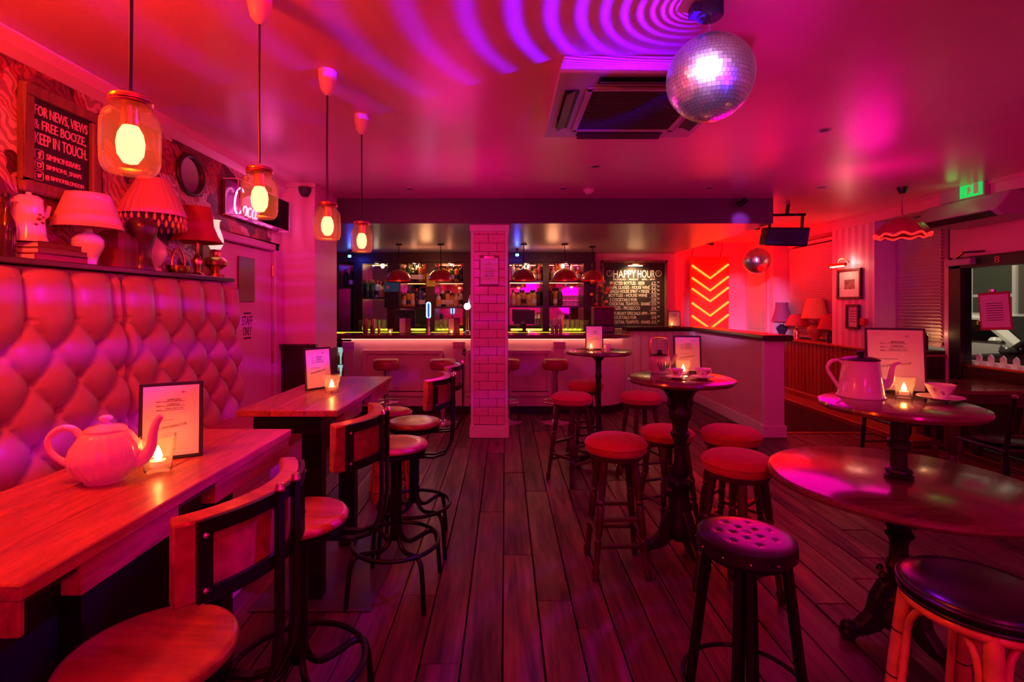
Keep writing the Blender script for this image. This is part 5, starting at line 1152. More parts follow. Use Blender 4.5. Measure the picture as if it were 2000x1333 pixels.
l_ = MB().lathe([(0.050, 0.19), (0.035, 0.203), (0.010, 0.208), (0.010, 0.218), (0.001, 0.220)], n=24).build('lid', M['enamel'], pot, smooth=50)
MB().tube([(0.05, 0, 0.11), (0.085, 0, 0.13), (0.10, 0, 0.175)], [0.015, 0.011, 0.008], 10).build('spout', M['enamel'], pot, smooth=50)
MB().tube([(-0.05, 0, 0.17), (-0.085, 0, 0.165), (-0.092, 0, 0.12), (-0.058, 0, 0.05)], 0.007, 8).build('handle', M['enamel'], pot, smooth=50)
fl = MB()
for k, (a, zz, s) in enumerate(((-100, 0.10, 0.012), (-85, 0.085, 0.010), (-112, 0.075, 0.010), (-95, 0.12, 0.009), (-78, 0.11, 0.008))):
    rr_ = 0.0555 - (zz - 0.08) * 0.08; fl.lathe([(0.001, s * 0.7), (s, 0), (0.001, -s * 0.7)], (rr_ * math.cos(R(a)), rr_ * math.sin(R(a)), zz), 8)
fl.build('flower_print', solid('flower print', (0.35, 0.05, 0.08), 0.4), pot)
def lamp(label, px, x, base, shade, smat, bmat_, group='table lamps on the bench shelf', pleats=0, power=0, z=ZS, loc=None):
    t = thing('table_lamp', label, 'lamp', loc or (x, sy(px, -x), z), 0, group)
    MB().lathe(base, n=28).build('lamp_base', bmat_, t, smooth=50)
    zz = shade[0][1]; inner = [(r - 0.003, q) for r, q in shade[::-1]]
    wb = (lambda a, q: 1 + 0.02 * math.cos(pleats * a)) if pleats else None
    s_ = MB().lathe(shade + inner, n=max(36, pleats * 4), caps=False, wob=wb).build('lamp_shade', smat, t, smooth=60)
    MB().tube([(0, 0, base[-1][1] - 0.005), (0, 0, (shade[0][1] + shade[-1][1]) / 2)], 0.006, 6).build('stem', M['brass'], t)
    MB().lathe([(0.001, 0), (0.02, 0.015), (0.024, 0.035), (0.012, 0.06), (0.001, 0.06)], (0, 0, (shade[0][1] + shade[-1][1]) / 2 - 0.02), 12).build('bulb', M['porcelain'], t, smooth=60)
    return t, s_
M['shadecream'] = solid('cream lamp shade', (0.78, 0.48, 0.44), 0.75)
M['shadered'] = solid('red fabric shade', (0.45, 0.04, 0.04), 0.75)
M['shadepink'] = solid('pleated pink shade', (0.70, 0.30, 0.34), 0.7)
lamp('cream cone lampshade on a round white porcelain lamp base', 172, -2.07, [(0.001, 0), (0.04, 0), (0.035, 0.015), (0.045, 0.05), (0.066, 0.10), (0.064, 0.13), (0.045, 0.155), (0.02, 0.165), (0.016, 0.185), (0.001, 0.185)], [(0.148, 0.182), (0.090, 0.355)], M['shadecream'], M['porcelain'])
for i, px in enumerate((209, 222, 234, 246)):
    y = sy(px, 2.10); t = thing('book', '%s upright maroon book between the cone lamp and the dark vase' % ORD[i], 'book', (-2.10, y, ZS), 0, 'upright books on the shelf')
    h_ = 0.20 - 0.012 * (i % 3); MB().box(-0.07, 0.075, -0.022, -0.018, 0, h_).box(-0.07, 0.075, 0.018, 0.022, 0, h_).box(0.07, 0.075, -0.022, 0.022, 0, h_).build('cover', bookc[i % 3], t, bevel=0.002)
    MB().box(-0.065, 0.068, -0.018, 0.018, 0.003, h_ - 0.004).build('pages', M['paper'], t)
vz = shelf_thing('wooden_vase', 'dark turned wooden vase with a bulbous top', 'vase', 277, -2.04)
MB().lathe([(0.001, 0), (0.062, 0), (0.064, 0.012), (0.052, 0.04), (0.044, 0.08), (0.050, 0.13), (0.066, 0.19), (0.076, 0.235), (0.074, 0.265), (0.058, 0.288), (0.03, 0.295), (0.001, 0.294)], n=32).build('body', wood('vase wood', (0.05, 0.018, 0.014), (0.12, 0.04, 0.03), 'z', 0.25), vz, smooth=60)
t, s_ = lamp('pleated cone lampshade with a beaded fringe on a glass globe base', 298, -2.08, [(0.001, 0), (0.05, 0), (0.045, 0.02), (0.03, 0.03), (0.055, 0.06), (0.075, 0.11), (0.066, 0.16), (0.03, 0.20), (0.015, 0.22), (0.001, 0.22)], [(0.170, 0.33), (0.150, 0.40), (0.075, 0.55)], M['shadepink'], M['porcelain'], pleats=24)
bead = MB().lathe([(0.001, 0), (0.008, 0.012), (0.009, 0.024), (0.004, 0.036), (0.001, 0.045)], n=8).mesh('bead', M['beadglass'] if 'beadglass' in M else solid('amber bead', (0.75, 0.35, 0.2), 0.1, coat=0.5), 60)
for r_ in range(2):
    for k in range(28): a = 2 * pi * (k + 0.5 * r_) / 28; link('bead', bead, s_, (0.166 * math.cos(a), 0.166 * math.sin(a), 0.285 - r_ * 0.035))
lamp('red bell lampshade on a small brass lamp', 385, -2.06, [(0.001, 0), (0.055, 0), (0.05, 0.012), (0.02, 0.03), (0.025, 0.07), (0.035, 0.10), (0.02, 0.13), (0.01, 0.15), (0.012, 0.22), (0.001, 0.22)], [(0.155, 0.225), (0.125, 0.27), (0.098, 0.34), (0.086, 0.46)], M['shadered'], M['brass'], pleats=8)
ol = shelf_thing('oil_lamp', 'brass oil lamp with a white glass chimney at the right end of the shelf', 'lamp', 421, -2.06)
MB().lathe([(0.001, 0), (0.06, 0), (0.055, 0.02), (0.03, 0.03), (0.035, 0.06), (0.075, 0.09), (0.08, 0.115), (0.06, 0.14), (0.03, 0.15), (0.036, 0.18), (0.030, 0.20), (0.001, 0.20)], n=28).build('font', M['brass'], ol, smooth=40)
o = MB().lathe([(0.030, 0.20), (0.045, 0.23), (0.052, 0.265), (0.040, 0.31), (0.024, 0.36), (0.026, 0.40), (0.035, 0.41)], n=28, caps=False).build('chimney', glow('lit white chimney', (0.9, 0.75, 0.6), 0.8), ol, smooth=60)
bk = shelf_thing('brass_basket', 'small brass basket with an arched handle beside the glass lamp', 'basket', 348, -2.03)
MB().lathe([(0.001, 0), (0.05, 0), (0.06, 0.02), (0.065, 0.05), (0.06, 0.05), (0.05, 0.01), (0.001, 0.008)], n=24).build('bowl', M['brass'], bk, smooth=40)
MB().tube([(0, 0.062 * math.cos(R(a)), 0.05 + 0.11 * math.sin(R(a))) for a in range(0, 181, 15)], 0.006, 8).build('handle', M['brass'], bk, smooth=60)
# ================================================================ LEFT WALL HANGINGS
def wallx(name, label, cat, x, y, z=0): 
    return thing(name, label, cat, (x, y, z), R(90))
sg = wallx('framed_sign', 'black framed sign with pink lettering hanging above the shelf', 'sign', -2.19, 2.465, 2.265)
MB().box(-0.165, 0.165, -0.012, 0.0, -0.20, 0.20).build('panel', M['board'], sg)
fr = MB()
for q in ((-0.215, 0.215, 0.195, 0.25), (-0.215, 0.215, -0.25, -0.195), (-0.215, -0.160, -0.195, 0.195), (0.160, 0.215, -0.195, 0.195)): fr.box(q[0], q[1], -0.035, 0.0, q[2], q[3])
fr.build('frame', M['framewood'], sg, bevel=0.008)
def st(s, x0, x1, z0, z1): text('lettering', s, M['chalkpink'], sg, x0, x1, z0, z1, -0.012, 0.003)
st('FOR NEWS, VIEWS', -0.145, 0.148, 0.115, 0.170); st('& FREE BOOZE,', -0.148, 0.138, 0.052, 0.104); st('KEEP IN TOUCH.', -0.145, 0.145, -0.012, 0.042)
st('SIMMONSBARS', -0.085, 0.105, -0.073, -0.045); st('SIMMONS_SNAPS', -0.085, 0.112, -0.122, -0.096); st('@ SIMMONSLONDON', -0.090, 0.125, -0.172, -0.144)
for zz, k in ((-0.058, 'f'), (-0.108, 'o'), (-0.158, 't')):
    m_ = MB(); c = (-0.122, zz); h = 0.021
    sq = [(c[0] + h * math.copysign(abs(math.cos(R(a))) ** 0.4, math.cos(R(a))), -0.0135, c[1] + h * math.copysign(abs(math.sin(R(a))) ** 0.4, math.sin(R(a)))) for a in range(0, 360, 12)]
    m_.tube(sq, 0.0018, 5, closed=True)
    if k == 'o':
        m_.tube([(c[0] + 0.010 * math.cos(R(a)), -0.0135, c[1] - 0.002 + 0.010 * math.sin(R(a))) for a in range(0, 360, 24)], 0.0028, 5, closed=True); m_.bar((c[0] - 0.018, -0.0135, c[1] + 0.010), (c[0] + 0.018, -0.0135, c[1] + 0.010), 0.003)
    elif k == 't':
        m_.prism([(c[0] - 0.013, c[1] - 0.006), (c[0] - 0.004, c[1] - 0.011), (c[0] + 0.007, c[1] - 0.006), (c[0] + 0.011, c[1] + 0.005), (c[0] + 0.015, c[1] + 0.009), (c[0] + 0.008, c[1] + 0.011), (c[0] + 0.001, c[1] + 0.009), (c[0] - 0.001, c[1] + 0.003), (c[0] - 0.012, c[1] + 0.010), (c[0] - 0.008, c[1] - 0.003)], 'y', -0.015, -0.012)
    else:
        m_.prism([(c[0] - 0.002, c[1] - 0.018), (c[0] + 0.005, c[1] - 0.018), (c[0] + 0.005, c[1] - 0.001), (c[0] + 0.011, c[1] - 0.001), (c[0] + 0.011, c[1] + 0.005), (c[0] + 0.005, c[1] + 0.005), (c[0] + 0.006, c[1] + 0.010), (c[0] + 0.012, c[1] + 0.010), (c[0] + 0.012, c[1] + 0.016), (c[0] + 0.001, c[1] + 0.014), (c[0] - 0.002, c[1] + 0.005), (c[0] - 0.007, c[1] + 0.005), (c[0] - 0.007, c[1] - 0.001), (c[0] - 0.002, c[1] - 0.001)], 'y', -0.015, -0.012)
    m_.build('social_icon', M['chalkpink'], sg)
ov = wallx('oval_mirror', 'round dark framed mirror on the floral wallpaper', 'mirror', -2.19, 3.48, 2.405)
o = MB().lathe([(0.001, 0.004), (0.125, 0.004), (0.125, 0.0), (0.001, 0.0)], n=40, sx=1.0, sy=0.98).build('glass', M['mirror'], ov); o.rotation_euler = (R(90), 0, 0)
MB().tube([(0.135 * math.cos(R(a)), -0.01, 0.132 * math.sin(R(a))) for a in range(0, 360, 9)], 0.016, 10, closed=True).build('frame', M['darkwood'], ov, smooth=60)
# pink neon script in an acrylic box
ns = wallx('neon_box_sign', 'pink neon script sign in a clear box above the staff door', 'neon sign', -2.185, 4.34, 2.345)
MB().box(-0.46, 0.46, -0.02, 0.0, -0.14, 0.14).build('back_board', solid('purple board', (0.16, 0.02, 0.12), 0.2), ns)
ed = MB()
for zz in (-0.14, 0.14): ed.box(-0.46, 0.46, -0.122, -0.118, zz - 0.003, zz + 0.003); 
for xx in (-0.46, 0.46): ed.box(xx - 0.003, xx + 0.003, -0.122, -0.118, -0.14, 0.14)
for xx in (-0.46, 0.46):
    for zz in (-0.14, 0.14): ed.bar((xx, 0, zz), (xx, -0.12, zz), 0.006)
ed.build('box_edge', M['chalkpink'], ns)
MB().box(-0.46, 0.46, -0.121, -0.119, -0.14, 0.14).build('front_pane', M['clear'], ns)
M['pinkneon'] = glow('pink neon tube', (1.0, 0.18, 0.62), 9)
def script(parts, x, s):
    for pts in parts: MB().tube([(x + px * s + pz * s * 0.25, -0.06, (pz - 0.5) * s * 1.0 - 0.01) for px, pz in pts], 0.0062, 7).build('neon_tube', M['pinkneon'], ns, smooth=70)
def loop(cx_, cz, rx, rz_, a0, a1, n=14): return [(cx_ + rx * math.cos(R(a0 + (a1 - a0) * i / n)), cz + rz_ * math.sin(R(a0 + (a1 - a0) * i / n))) for i in range(n + 1)]
S_ = 0.20
def w_C(x): script([loop(0.32, 0.5, 0.32, 0.55, 50, 320)], x, S_)
def w_o(x): script([loop(0.16, 0.18, 0.15, 0.2, 90, 470)], x, S_)
def w_c(x): script([loop(0.16, 0.18, 0.15, 0.2, 50, 320)], x, S_)
def w_a(x): script([loop(0.16, 0.18, 0.15, 0.2, 30, 390), [(0.30, 0.38), (0.30, 0.05), (0.38, 0.0), (0.46, 0.08)]], x, S_)
def w_l(x): script([[(0.0, 0.05), (0.12, 0.3), (0.22, 0.75), (0.20, 0.98), (0.12, 0.95), (0.10, 0.6), (0.10, 0.15), (0.18, 0.0), (0.28, 0.08)]], x, S_)
xx = -0.42
for f_, adv in ((w_C, 0.135), (w_o, 0.075), (w_c, 0.072), (w_a, 0.115), (None, 0.055), (w_C, 0.135), (w_o, 0.078), (w_l, 0.068), (w_a, 0.1)):
    if f_: f_(xx)
    else: script([[(0.0, 0.28), (0.2, 0.28)]], xx, S_)
    xx += adv
point('neon_pink_light', (-2.0, 4.25, 2.34), (1.0, 0.08, 0.45), 2.0, 0.1)
cv = thing('cctv_dome', 'small dome camera at the top of the pink pilaster', 'camera', (-1.97, 4.93, 2.62))
MB().lathe([(0.001, -0.055), (0.03, -0.05), (0.05, -0.02), (0.055, 0.0), (0.06, 0.0), (0.06, 0.04), (0.001, 0.04)], n=24).build('dome', M['dkgrey'], cv, smooth=50)

# ================================================================ CEILING THINGS
def jar_pendant(label, x, y):
    t = thing('jar_pendant', label, 'lamp', (x, y, 0), random.uniform(0, 3), 'mason jar pendant lamps')
    zb = 1.835
    if 'j' not in GM:
        GM['j'] = MB().lathe([(0.001, 0.006), (0.045, 0.002), (0.052, 0.0), (0.060, 0.010), (0.0645, 0.028), (0.0655, 0.08), (0.0645, 0.125), (0.058, 0.147), (0.046, 0.158), (0.043, 0.164), (0.047, 0.168), (0.043, 0.173), (0.043, 0.180)], n=36, caps=False).mesh('glass_jar', M['jar'], 60)
        GM['l'] = MB().lathe([(0.001, 0.192), (0.044, 0.192), (0.047, 0.188), (0.047, 0.182), (0.049, 0.180), (0.047, 0.177), (0.049, 0.174), (0.047, 0.170), (0.045, 0.170), (0.001, 0.186)], n=32).mesh('lid', M['copper'], 40)
        GM['b'] = MB().lathe([(0.001, 0.022), (0.016, 0.026), (0.028, 0.046), (0.031, 0.075), (0.027, 0.10), (0.018, 0.118), (0.015, 0.128), (0.001, 0.128)], n=20).mesh('bulb', M['bulb'], 60)
        GM['h'] = MB().lathe([(0.018, 0.118), (0.020, 0.125), (0.020, 0.186), (0.001, 0.186)], n=16).mesh('socket', M['brass'], 40)
    j = link('glass_jar', GM['j'], t, (0, 0, zb)); l_ = link('lid', GM['l'], t, (0, 0, zb)); b_ = link('bulb', GM['b'], t, (0, 0, zb)); link('socket', GM['h'], t, (0, 0, zb))
    MB().lathe([(0.014, 0.19), (0.010, 0.205), (0.006, 0.225), (0.001, 0.226)], (0, 0, zb), 12).build('cable_grip', M['grey'], l_, smooth=40)
    MB().tube([(0, 0, zb + 0.21), (0.002, 0.001, zb + 0.45), (0, 0, 2.66)], 0.0045, 6).build('cable', M['blackpl'], t)
    MB().lathe([(0.001, 2.575), (0.012, 2.578), (0.032, 2.60), (0.044, 2.65), (0.046, 2.70), (0.001, 2.70)], n=24).build('ceiling_rose', solid('rose plastic', (0.75, 0.62, 0.66), 0.35) if 'rose' not in M else M['rose'], t, smooth=60)
    l = bpy.data.lights.new('jar_light', 'POINT'); l.color = (1.0, 0.06, 0.0); l.energy = 0.9; l.shadow_soft_size = 0.028
    lo = bpy.data.objects.new('jar_light', l); col.objects.link(lo); lo.parent = t; lo.location = (0, 0, zb + 0.012)
    return t
jar_pendant('mason jar pendant lamp nearest the viewer, the biggest in view', X(255, 1.27), 1.27); jar_pendant('mason jar pendant lamp second from the viewer, before the pink neon', X(507, 1.92), 1.92)
jar_pendant('mason jar pendant lamp third from the viewer', X(639.5, 2.57), 2.57); jar_pendant('mason jar pendant lamp furthest from the viewer', X(706.5, 3.16), 3.16)
# mirror ball
def mirror_ball(label, loc, r, rows):
    t = thing('mirror_ball', label, 'mirror ball', loc, 0, 'mirror balls'); m_ = MB(); rnd = random.Random(3)
    MB().lathe([(0.001 + r * 0.985 * math.sin(pi * i / 24), -r * 0.985 * math.cos(pi * i / 24)) for i in range(25)], n=48, caps=False).build('core', M['blackpl'], t, smooth=60)
    for i in range(rows):
        p0, p1 = pi * i / rows, pi * (i + 1) / rows; pm = (p0 + p1) / 2; n = max(4, int(2 * rows * math.sin(pm)))
        for k in range(n):
            a0, a1 = 2 * pi * k / n, 2 * pi * (k + 1) / n; g = 0.03
            a0, a1 = a0 + (a1 - a0) * g, a1 - (a1 - a0) * g; q0, q1 = p0 + (p1 - p0) * g, p1 - (p1 - p0) * g
            c = [Vector((math.sin(q) * math.cos(a), math.sin(q) * math.sin(a), math.cos(q))) * r for q, a in ((q0, a0), (q0, a1), (q1, a1), (q1, a0))]
            ctr = sum(c, Vector()) / 4; nrm = ctr.normalized(); ax = Vector((rnd.uniform(-1, 1), rnd.uniform(-1, 1), rnd.uniform(-1, 1)))
            Rm = Matrix.Rotation(rnd.uniform(-0.09, 0.09), 3, ax.normalized()); m_.add([ctr * 1.004 + Rm @ (v - ctr) for v in c], [(3, 2, 1, 0)])
    fc = m_.build('mirror_facets', M['facet'], t); fc['kind'] = 'stuff'
    return t
mb_ = mirror_ball('large mirror ball hanging in front of the ceiling air conditioner', (0.815, 2.0, 2.405), 0.166, 34)
MB().tube([(0, 0, 0.16), (0, 0, 0.26)], 0.003, 6).build('chain', M['chrome'], mb_)
MB().lathe([(0.001, 0.235), (0.045, 0.24), (0.052, 0.25), (0.052, 0.295), (0.001, 0.295)], n=24).box(-0.075, -0.03, -0.03, 0.03, 0.25, 0.29).build('motor', M['bluepl'], mb_, smooth=30)
mb2 = mirror_ball('smaller mirror ball hanging in the red alcove below the speaker', (X(1478, 7.6), 7.6, Z(509, 7.6)), 0.20, 26)
MB().tube([(0, 0, 0.19), (0, 0, 2.70 - Z(509, 7.6))], 0.004, 6).build('chain', M['chrome'], mb2)
MB().lathe([(0.001, 0.55), (0.05, 0.55), (0.05, 0.50), (0.001, 0.49)], n=16).build('motor', M['black'], mb2, loc=(0, 0, 2.70 - Z(509, 7.6) - 0.55))
spot('alcove_ball_pinspot', (2.2, 4.9, 2.55), (X(1478, 7.6), 7.6, 2.2), (0.6, 0.1, 1.0), 90, 12, 0.5, 0.03)
# air conditioner cassette
ac = thing('ceiling_air_conditioner', 'square ceiling air conditioner behind the mirror ball', 'air conditioner', (0.725, 2.83, 2.60))
h = 0.475
MB().add([(-h, -0.46, 0.0), (h, -0.46, 0.0), (h, 0.46, 0.0), (-h, 0.46, 0.0), (-h + 0.03, -0.43, 0.10), (h - 0.03, -0.43, 0.10), (h - 0.03, 0.43, 0.10), (-h + 0.03, 0.43, 0.10)], [(0,3,2,1),(4,5,6,7),(0,1,5,4),(1,2,6,5),(2,3,7,6),(3,0,4,7)]).build('housing', M['grey'], ac, bevel=0.012, seg=2)
fr = MB(); q = 0.31
for a in ((-q, q, -q, -q + 0.03), (-q, q, q - 0.03, q), (-q, -q + 0.03, -q, q), (q - 0.03, q, -q, q)): fr.box(a[0], a[1], a[2], a[3], -0.014, 0.0)
fr.build('grille_frame', M['grey'], ac, bevel=0.004)
gr = MB().box(-q + 0.03, q - 0.03, -q + 0.03, q - 0.03, -0.006, 0.0).build('intake_grille', M['dkgrey'], ac)
lv = MB().box(-q + 0.03, q - 0.03, -0.003, 0.003, -0.011, -0.006).mesh('louvre', M['dkgrey'])
for i in range(18): link('louvre', lv, gr, (0, -q + 0.055 + i * 0.0305, 0))
for k in range(4):
    t_ = MB().box(-0.27, 0.27, -0.42, -0.345, -0.004, 0.0).build('air_slot', M['blackpl'], ac); t_.rotation_euler = (0, 0, R(90 * k))
    v_ = MB().box(-0.265, 0.265, -0.028, 0.028, -0.002, 0.002).build('vane', M['dkgrey'], t_, loc=(0, -0.385, -0.012)); v_.rotation_euler = (R(25), 0, 0)
# small ceiling fittings
for i, (px, py, lab) in enumerate(((1610, 254, 'recessed downlight on the right of the ceiling, between the mirror ball and the pier'), (1163, 325, 'recessed downlight in the ceiling beyond the air conditioner'), (800, 369, 'recessed downlight in the ceiling above the left of the bar'), (1100, 368, 'recessed downlight beside the smoke detector'), (1385, 367, 'recessed downlight in the ceiling above the half wall'), (1605, 366, 'recessed downlight in the ceiling near the speaker'))):
    d = 1.2 * F / (CY - py); t = thing('downlight', lab, 'downlight', (X(px, d), d, 2.70), 0, 'unlit recessed downlights')
    MB().lathe([(0.030, -0.001), (0.045, -0.006), (0.046, 0.0)], n=24, caps=False).build('rim', M['grey'], t, smooth=40); MB().lathe([(0.001, -0.001), (0.031, -0.002)], n=20, caps=False).build('lens', M['blackpl'], t)
d = 1.2 * F / (CY - 371); t = thing('smoke_detector', 'white smoke detector on the ceiling above the beam', 'smoke detector', (X(1150, d), d, 2.70))
MB().lathe([(0.001, -0.045), (0.03, -0.043), (0.04, -0.03), (0.055, -0.015), (0.055, 0.0), (0.001, 0.0)], n=24).build('body', M['white'], t, smooth=40)
sp = thing('stage_spotlight', 'small black spotlight on the front of the beam', 'spotlight', (X(1444, 5.58), 5.58, Z(398, 5.58)))
MB().tube([(-0.03, -0.03, -0.03), (0.05, -0.06, 0.035)], 0.030, 14).build('barrel', M['black'], sp, smooth=40); MB().bar((0, 0.0, 0.0), (0, 0.04, 0.02), 0.02).build('bracket', M['black'], sp)
sk = thing('loudspeaker', 'dark blue loudspeaker hanging from the corner of the low ceiling', 'loudspeaker', (X(1538, 5.95), 5.95, Z(462, 5.95)), R(-6)); sk.rotation_euler = (R(8), 0, R(-6))
MB().prism([(-0.25, -0.105), (0.235, -0.125), (0.255, 0.10), (-0.225, 0.11)], 'y', 0, 0.20).build('cabinet', M['blackpl'], sk, bevel=0.012)
MB().prism([(-0.235, -0.092), (0.222, -0.11), (0.240, 0.087), (-0.212, 0.097)], 'y', -0.01, 0.0).build('grille', M['bluepl'], sk, bevel=0.004)
MB().bar((-0.17, 0.10, 0.10), (-0.17, 0.10, 0.26), 0.025).bar((0.20, 0.10, 0.10), (0.20, 0.10, 0.26), 0.025).bar((-0.19, 0.10, 0.255), (0.23, 0.10, 0.255), 0.03).bar((0.02, 0.10, 0.25), (0.02, 0.07, 0.42), 0.03).build('bracket', M['black'], sk)

# ================================================================ ALCOVE
ND = 9.60
nb = thing('neon_arrow_sign', 'tall red board with five orange neon arrows pointing down', 'neon sign')
MB().box(X(1348, ND), X(1423, ND), ND, ND + 0.04, Z(660, ND), Z(502, ND)).build('board', solid('red board', (0.62, 0.05, 0.03), 0.45), nb, bevel=0.005)
M['neon'] = glow('orange red neon', (1.0, 0.055, 0.006), 11)
for i, yt in enumerate((519, 543, 564, 592, 617)):
    x0, xm, x1 = X(1350, ND), X(1385.5, ND), X(1421, ND); dz = 25
    MB().tube([(x0, ND - 0.04, Z(yt, ND)), (xm, ND - 0.04, Z(yt + dz, ND)), (x1, ND - 0.04, Z(yt - 2, ND))], 0.020, 10).build('neon_arrow', M['neon'], nb, smooth=30)
for px in (1352, 1408): MB().tube([(X(px, ND), ND + 0.02, Z(502, ND)), (X(px + 4, ND), ND + 0.02, 2.70)], 0.006, 6).build('rope', M['darkwood'], nb)
pj = thing('stage_spotlight', 'small spotlight bar above the neon arrows', 'spotlight', (X(1380, 8.95), 8.95, Z(474, 8.95)))
MB().tube([(-0.12, 0, 0.04), (0.12, 0, -0.03)], 0.035, 12).build('barrel', M['blackpl'], pj, smooth=40); MB().bar((0.02, 0, 0), (0.02, 0, 0.10), 0.02).build('bracket', M['black'], pj)
# lamps on the ledge
ZL = 0.951
def ledge_lamp(label, px, base, shade, sm, bm_, pleats=0):
    x = 4.80; d = x * F / (px - CX); return lamp(label, 0, 0, base, shade, sm, bm_, 'lamps on the alcove ledge', pleats, loc=(x, d, ZL))
blk = solid('dark blue glaze', (0.03, 0.02, 0.05), 0.2)
ledge_lamp('purple bell lampshade on a dark urn base in the alcove', 1527, [(0.001, 0), (0.07, 0), (0.06, 0.03), (0.05, 0.05), (0.09, 0.14), (0.09, 0.17), (0.05, 0.20), (0.02, 0.23), (0.001, 0.23)], [(0.17, 0.27), (0.13, 0.40), (0.105, 0.50), (0.10, 0.60)], solid('purple shade', (0.22, 0.05, 0.16), 0.7), blk, 0)
ledge_lamp('short red pleated lampshade in the alcove', 1556, [(0.001, 0), (0.05, 0), (0.04, 0.05), (0.05, 0.12), (0.02, 0.18), (0.001, 0.18)], [(0.17, 0.22), (0.14, 0.30), (0.09, 0.40)], M['shadered'], M['copper'], 18)
ledge_lamp('tall pleated orange lampshade on a round terracotta urn in the alcove', 1592, [(0.001, 0), (0.04, 0), (0.05, 0.03), (0.09, 0.10), (0.11, 0.17), (0.10, 0.21), (0.06, 0.24), (0.09, 0.27), (0.03, 0.28), (0.02, 0.33), (0.001, 0.33)], [(0.19, 0.35), (0.17, 0.42), (0.12, 0.62), (0.11, 0.66)], solid('orange pleated shade', (0.75, 0.38, 0.16), 0.7), solid('terracotta', (0.45, 0.16, 0.07), 0.3), 22)
ledge_lamp('plain red cone lampshade beside the striped pier', 1622, [(0.001, 0), (0.06, 0), (0.05, 0.03), (0.06, 0.10), (0.03, 0.17), (0.001, 0.17)], [(0.17, 0.20), (0.10, 0.42)], M['shadered'], blk, 0)
# pier pictures
def pier_thing(name, label, cat, y, z): return thing(name, label, cat, (4.665, y, z), R(-90))
p1 = pier_thing('framed_picture', 'framed small landscape picture under the wall light', 'picture', 6.79, Z(555, 6.79))
def picframe(t, w_, h_, m_, mat_in):
    f_ = 0.03; fr = MB()
    for q in ((-w_, w_, h_ - f_, h_), (-w_, w_, -h_, -h_ + f_), (-w_, -w_ + f_, -h_ + f_, h_ - f_), (w_ - f_, w_, -h_ + f_, h_ - f_)): fr.box(q[0], q[1], -0.03, 0, q[2], q[3])
    fr.build('frame', m_, t, bevel=0.004); MB().box(-w_ + f_, w_ - f_, -0.008, 0, -h_ + f_, h_ - f_).build('mount', mat_in, t)
picframe(p1, 0.235, 0.205, M['darkwood'], M['paper'])
MB().box(-0.10, 0.10, -0.010, -0.008, -0.07, 0.06).build('print', solid('sepia print', (0.25, 0.14, 0.12), 0.6, vary=0.8, scale=14), p1)
p2 = pier_thing('framed_notice', 'small framed notice under the landscape picture', 'notice', 6.72, Z(619, 6.72))
picframe(p2, 0.125, 0.165, M['darkwood'], solid('pink notice paper', (0.70, 0.45, 0.48), 0.6))
for k in range(5): MB().box(-0.06, 0.06, -0.010, -0.008, 0.07 - k * 0.035, 0.078 - k * 0.035).build('print_line', M['ink'], p2)
bx_ = pier_thing('switch_box', 'small red call point box beside the framed notice', 'switch', 6.50, Z(629, 6.5)); MB().box(-0.045, 0.045, -0.05, 0, -0.045, 0.045).build('box', solid('red box', (0.6, 0.05, 0.04), 0.4), bx_, bevel=0.006)
wl_ = pier_thing('picture_light', 'brass picture light on the striped pier', 'lamp', 6.80, Z(518, 6.8))
MB().tube([(-0.17, -0.17, 0), (0.17, -0.17, 0)], 0.022, 12).build('shade', M['brass'], wl_, smooth=40); MB().tube([(0, -0.17, 0.02), (0, -0.14, 0.08), (0, -0.05, 0.08), (0, 0, 0.03)], 0.007, 8).build('arm', M['brass'], wl_, smooth=40)
MB().box(-0.13, 0.13, -0.182, -0.158, -0.027, -0.02).build('tube_bulb', glow('warm picture tube', (1.0, 0.72, 0.42), 26), wl_)
point('pier_picture_light', (4.585, 6.74, Z(513, 6.8)), (1.0, 0.40, 0.30), 1.3, 0.03)
# glass pendant, heater, exit sign
pd = 5.1; pz = thing('glass_pendant', 'scalloped red glass pendant lampshade near the street door', 'lamp', (X(1762, pd), pd, Z(462, pd)), 0.3)
MB().lathe([(0.235, 0.0), (0.225, 0.045), (0.18, 0.11), (0.11, 0.165), (0.05, 0.185), (0.05, 0.180), (0.105, 0.158), (0.172, 0.104), (0.215, 0.045), (0.227, 0.0)], n=64, caps=False, wob=lambda a, z: 1 + 0.04 * math.cos(10 * a)).build('shade', solid('red leaded glass', (0.40, 0.05, 0.06), 0.2, coat=0.4), pz, smooth=60)
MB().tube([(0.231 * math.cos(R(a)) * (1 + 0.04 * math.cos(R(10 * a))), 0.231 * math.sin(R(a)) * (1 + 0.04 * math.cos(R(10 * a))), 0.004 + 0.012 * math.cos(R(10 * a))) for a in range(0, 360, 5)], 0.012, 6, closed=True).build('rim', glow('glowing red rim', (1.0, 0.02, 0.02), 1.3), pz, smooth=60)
MB().tube([(0.05, 0, 0.185), (0, 0, 0.24), (0, 0, 2.70 - Z(462, pd) - 0.03)], 0.006, 6).build('chain', M['chrome'], pz)
MB().lathe([(0.001, 0), (0.03, 0), (0.045, 0.03), (0.05, 0.06), (0.001, 0.06)], (0, 0, 2.70 - Z(462, pd) - 0.06), 18).build('ceiling_rose', M['blackpl'], pz, smooth=40)
hc = thing('air_curtain', 'long pale air curtain heater above the street door', 'heater', (4.66, 4.96, 2.425))
MB().prism([(0.30, 0.13), (-0.08, 0.13), (-0.22, -0.05), (-0.15, -0.10), (0.30, -0.10)], 'y', -0.42, 0.50).build('housing', M['grey'], hc, bevel=0.01)
MB().prism([(-0.152, -0.103), (-0.218, -0.056), (-0.212, -0.050), (-0.146, -0.097)], 'y', -0.36, 0.44).build('outlet', M['blackpl'], hc)
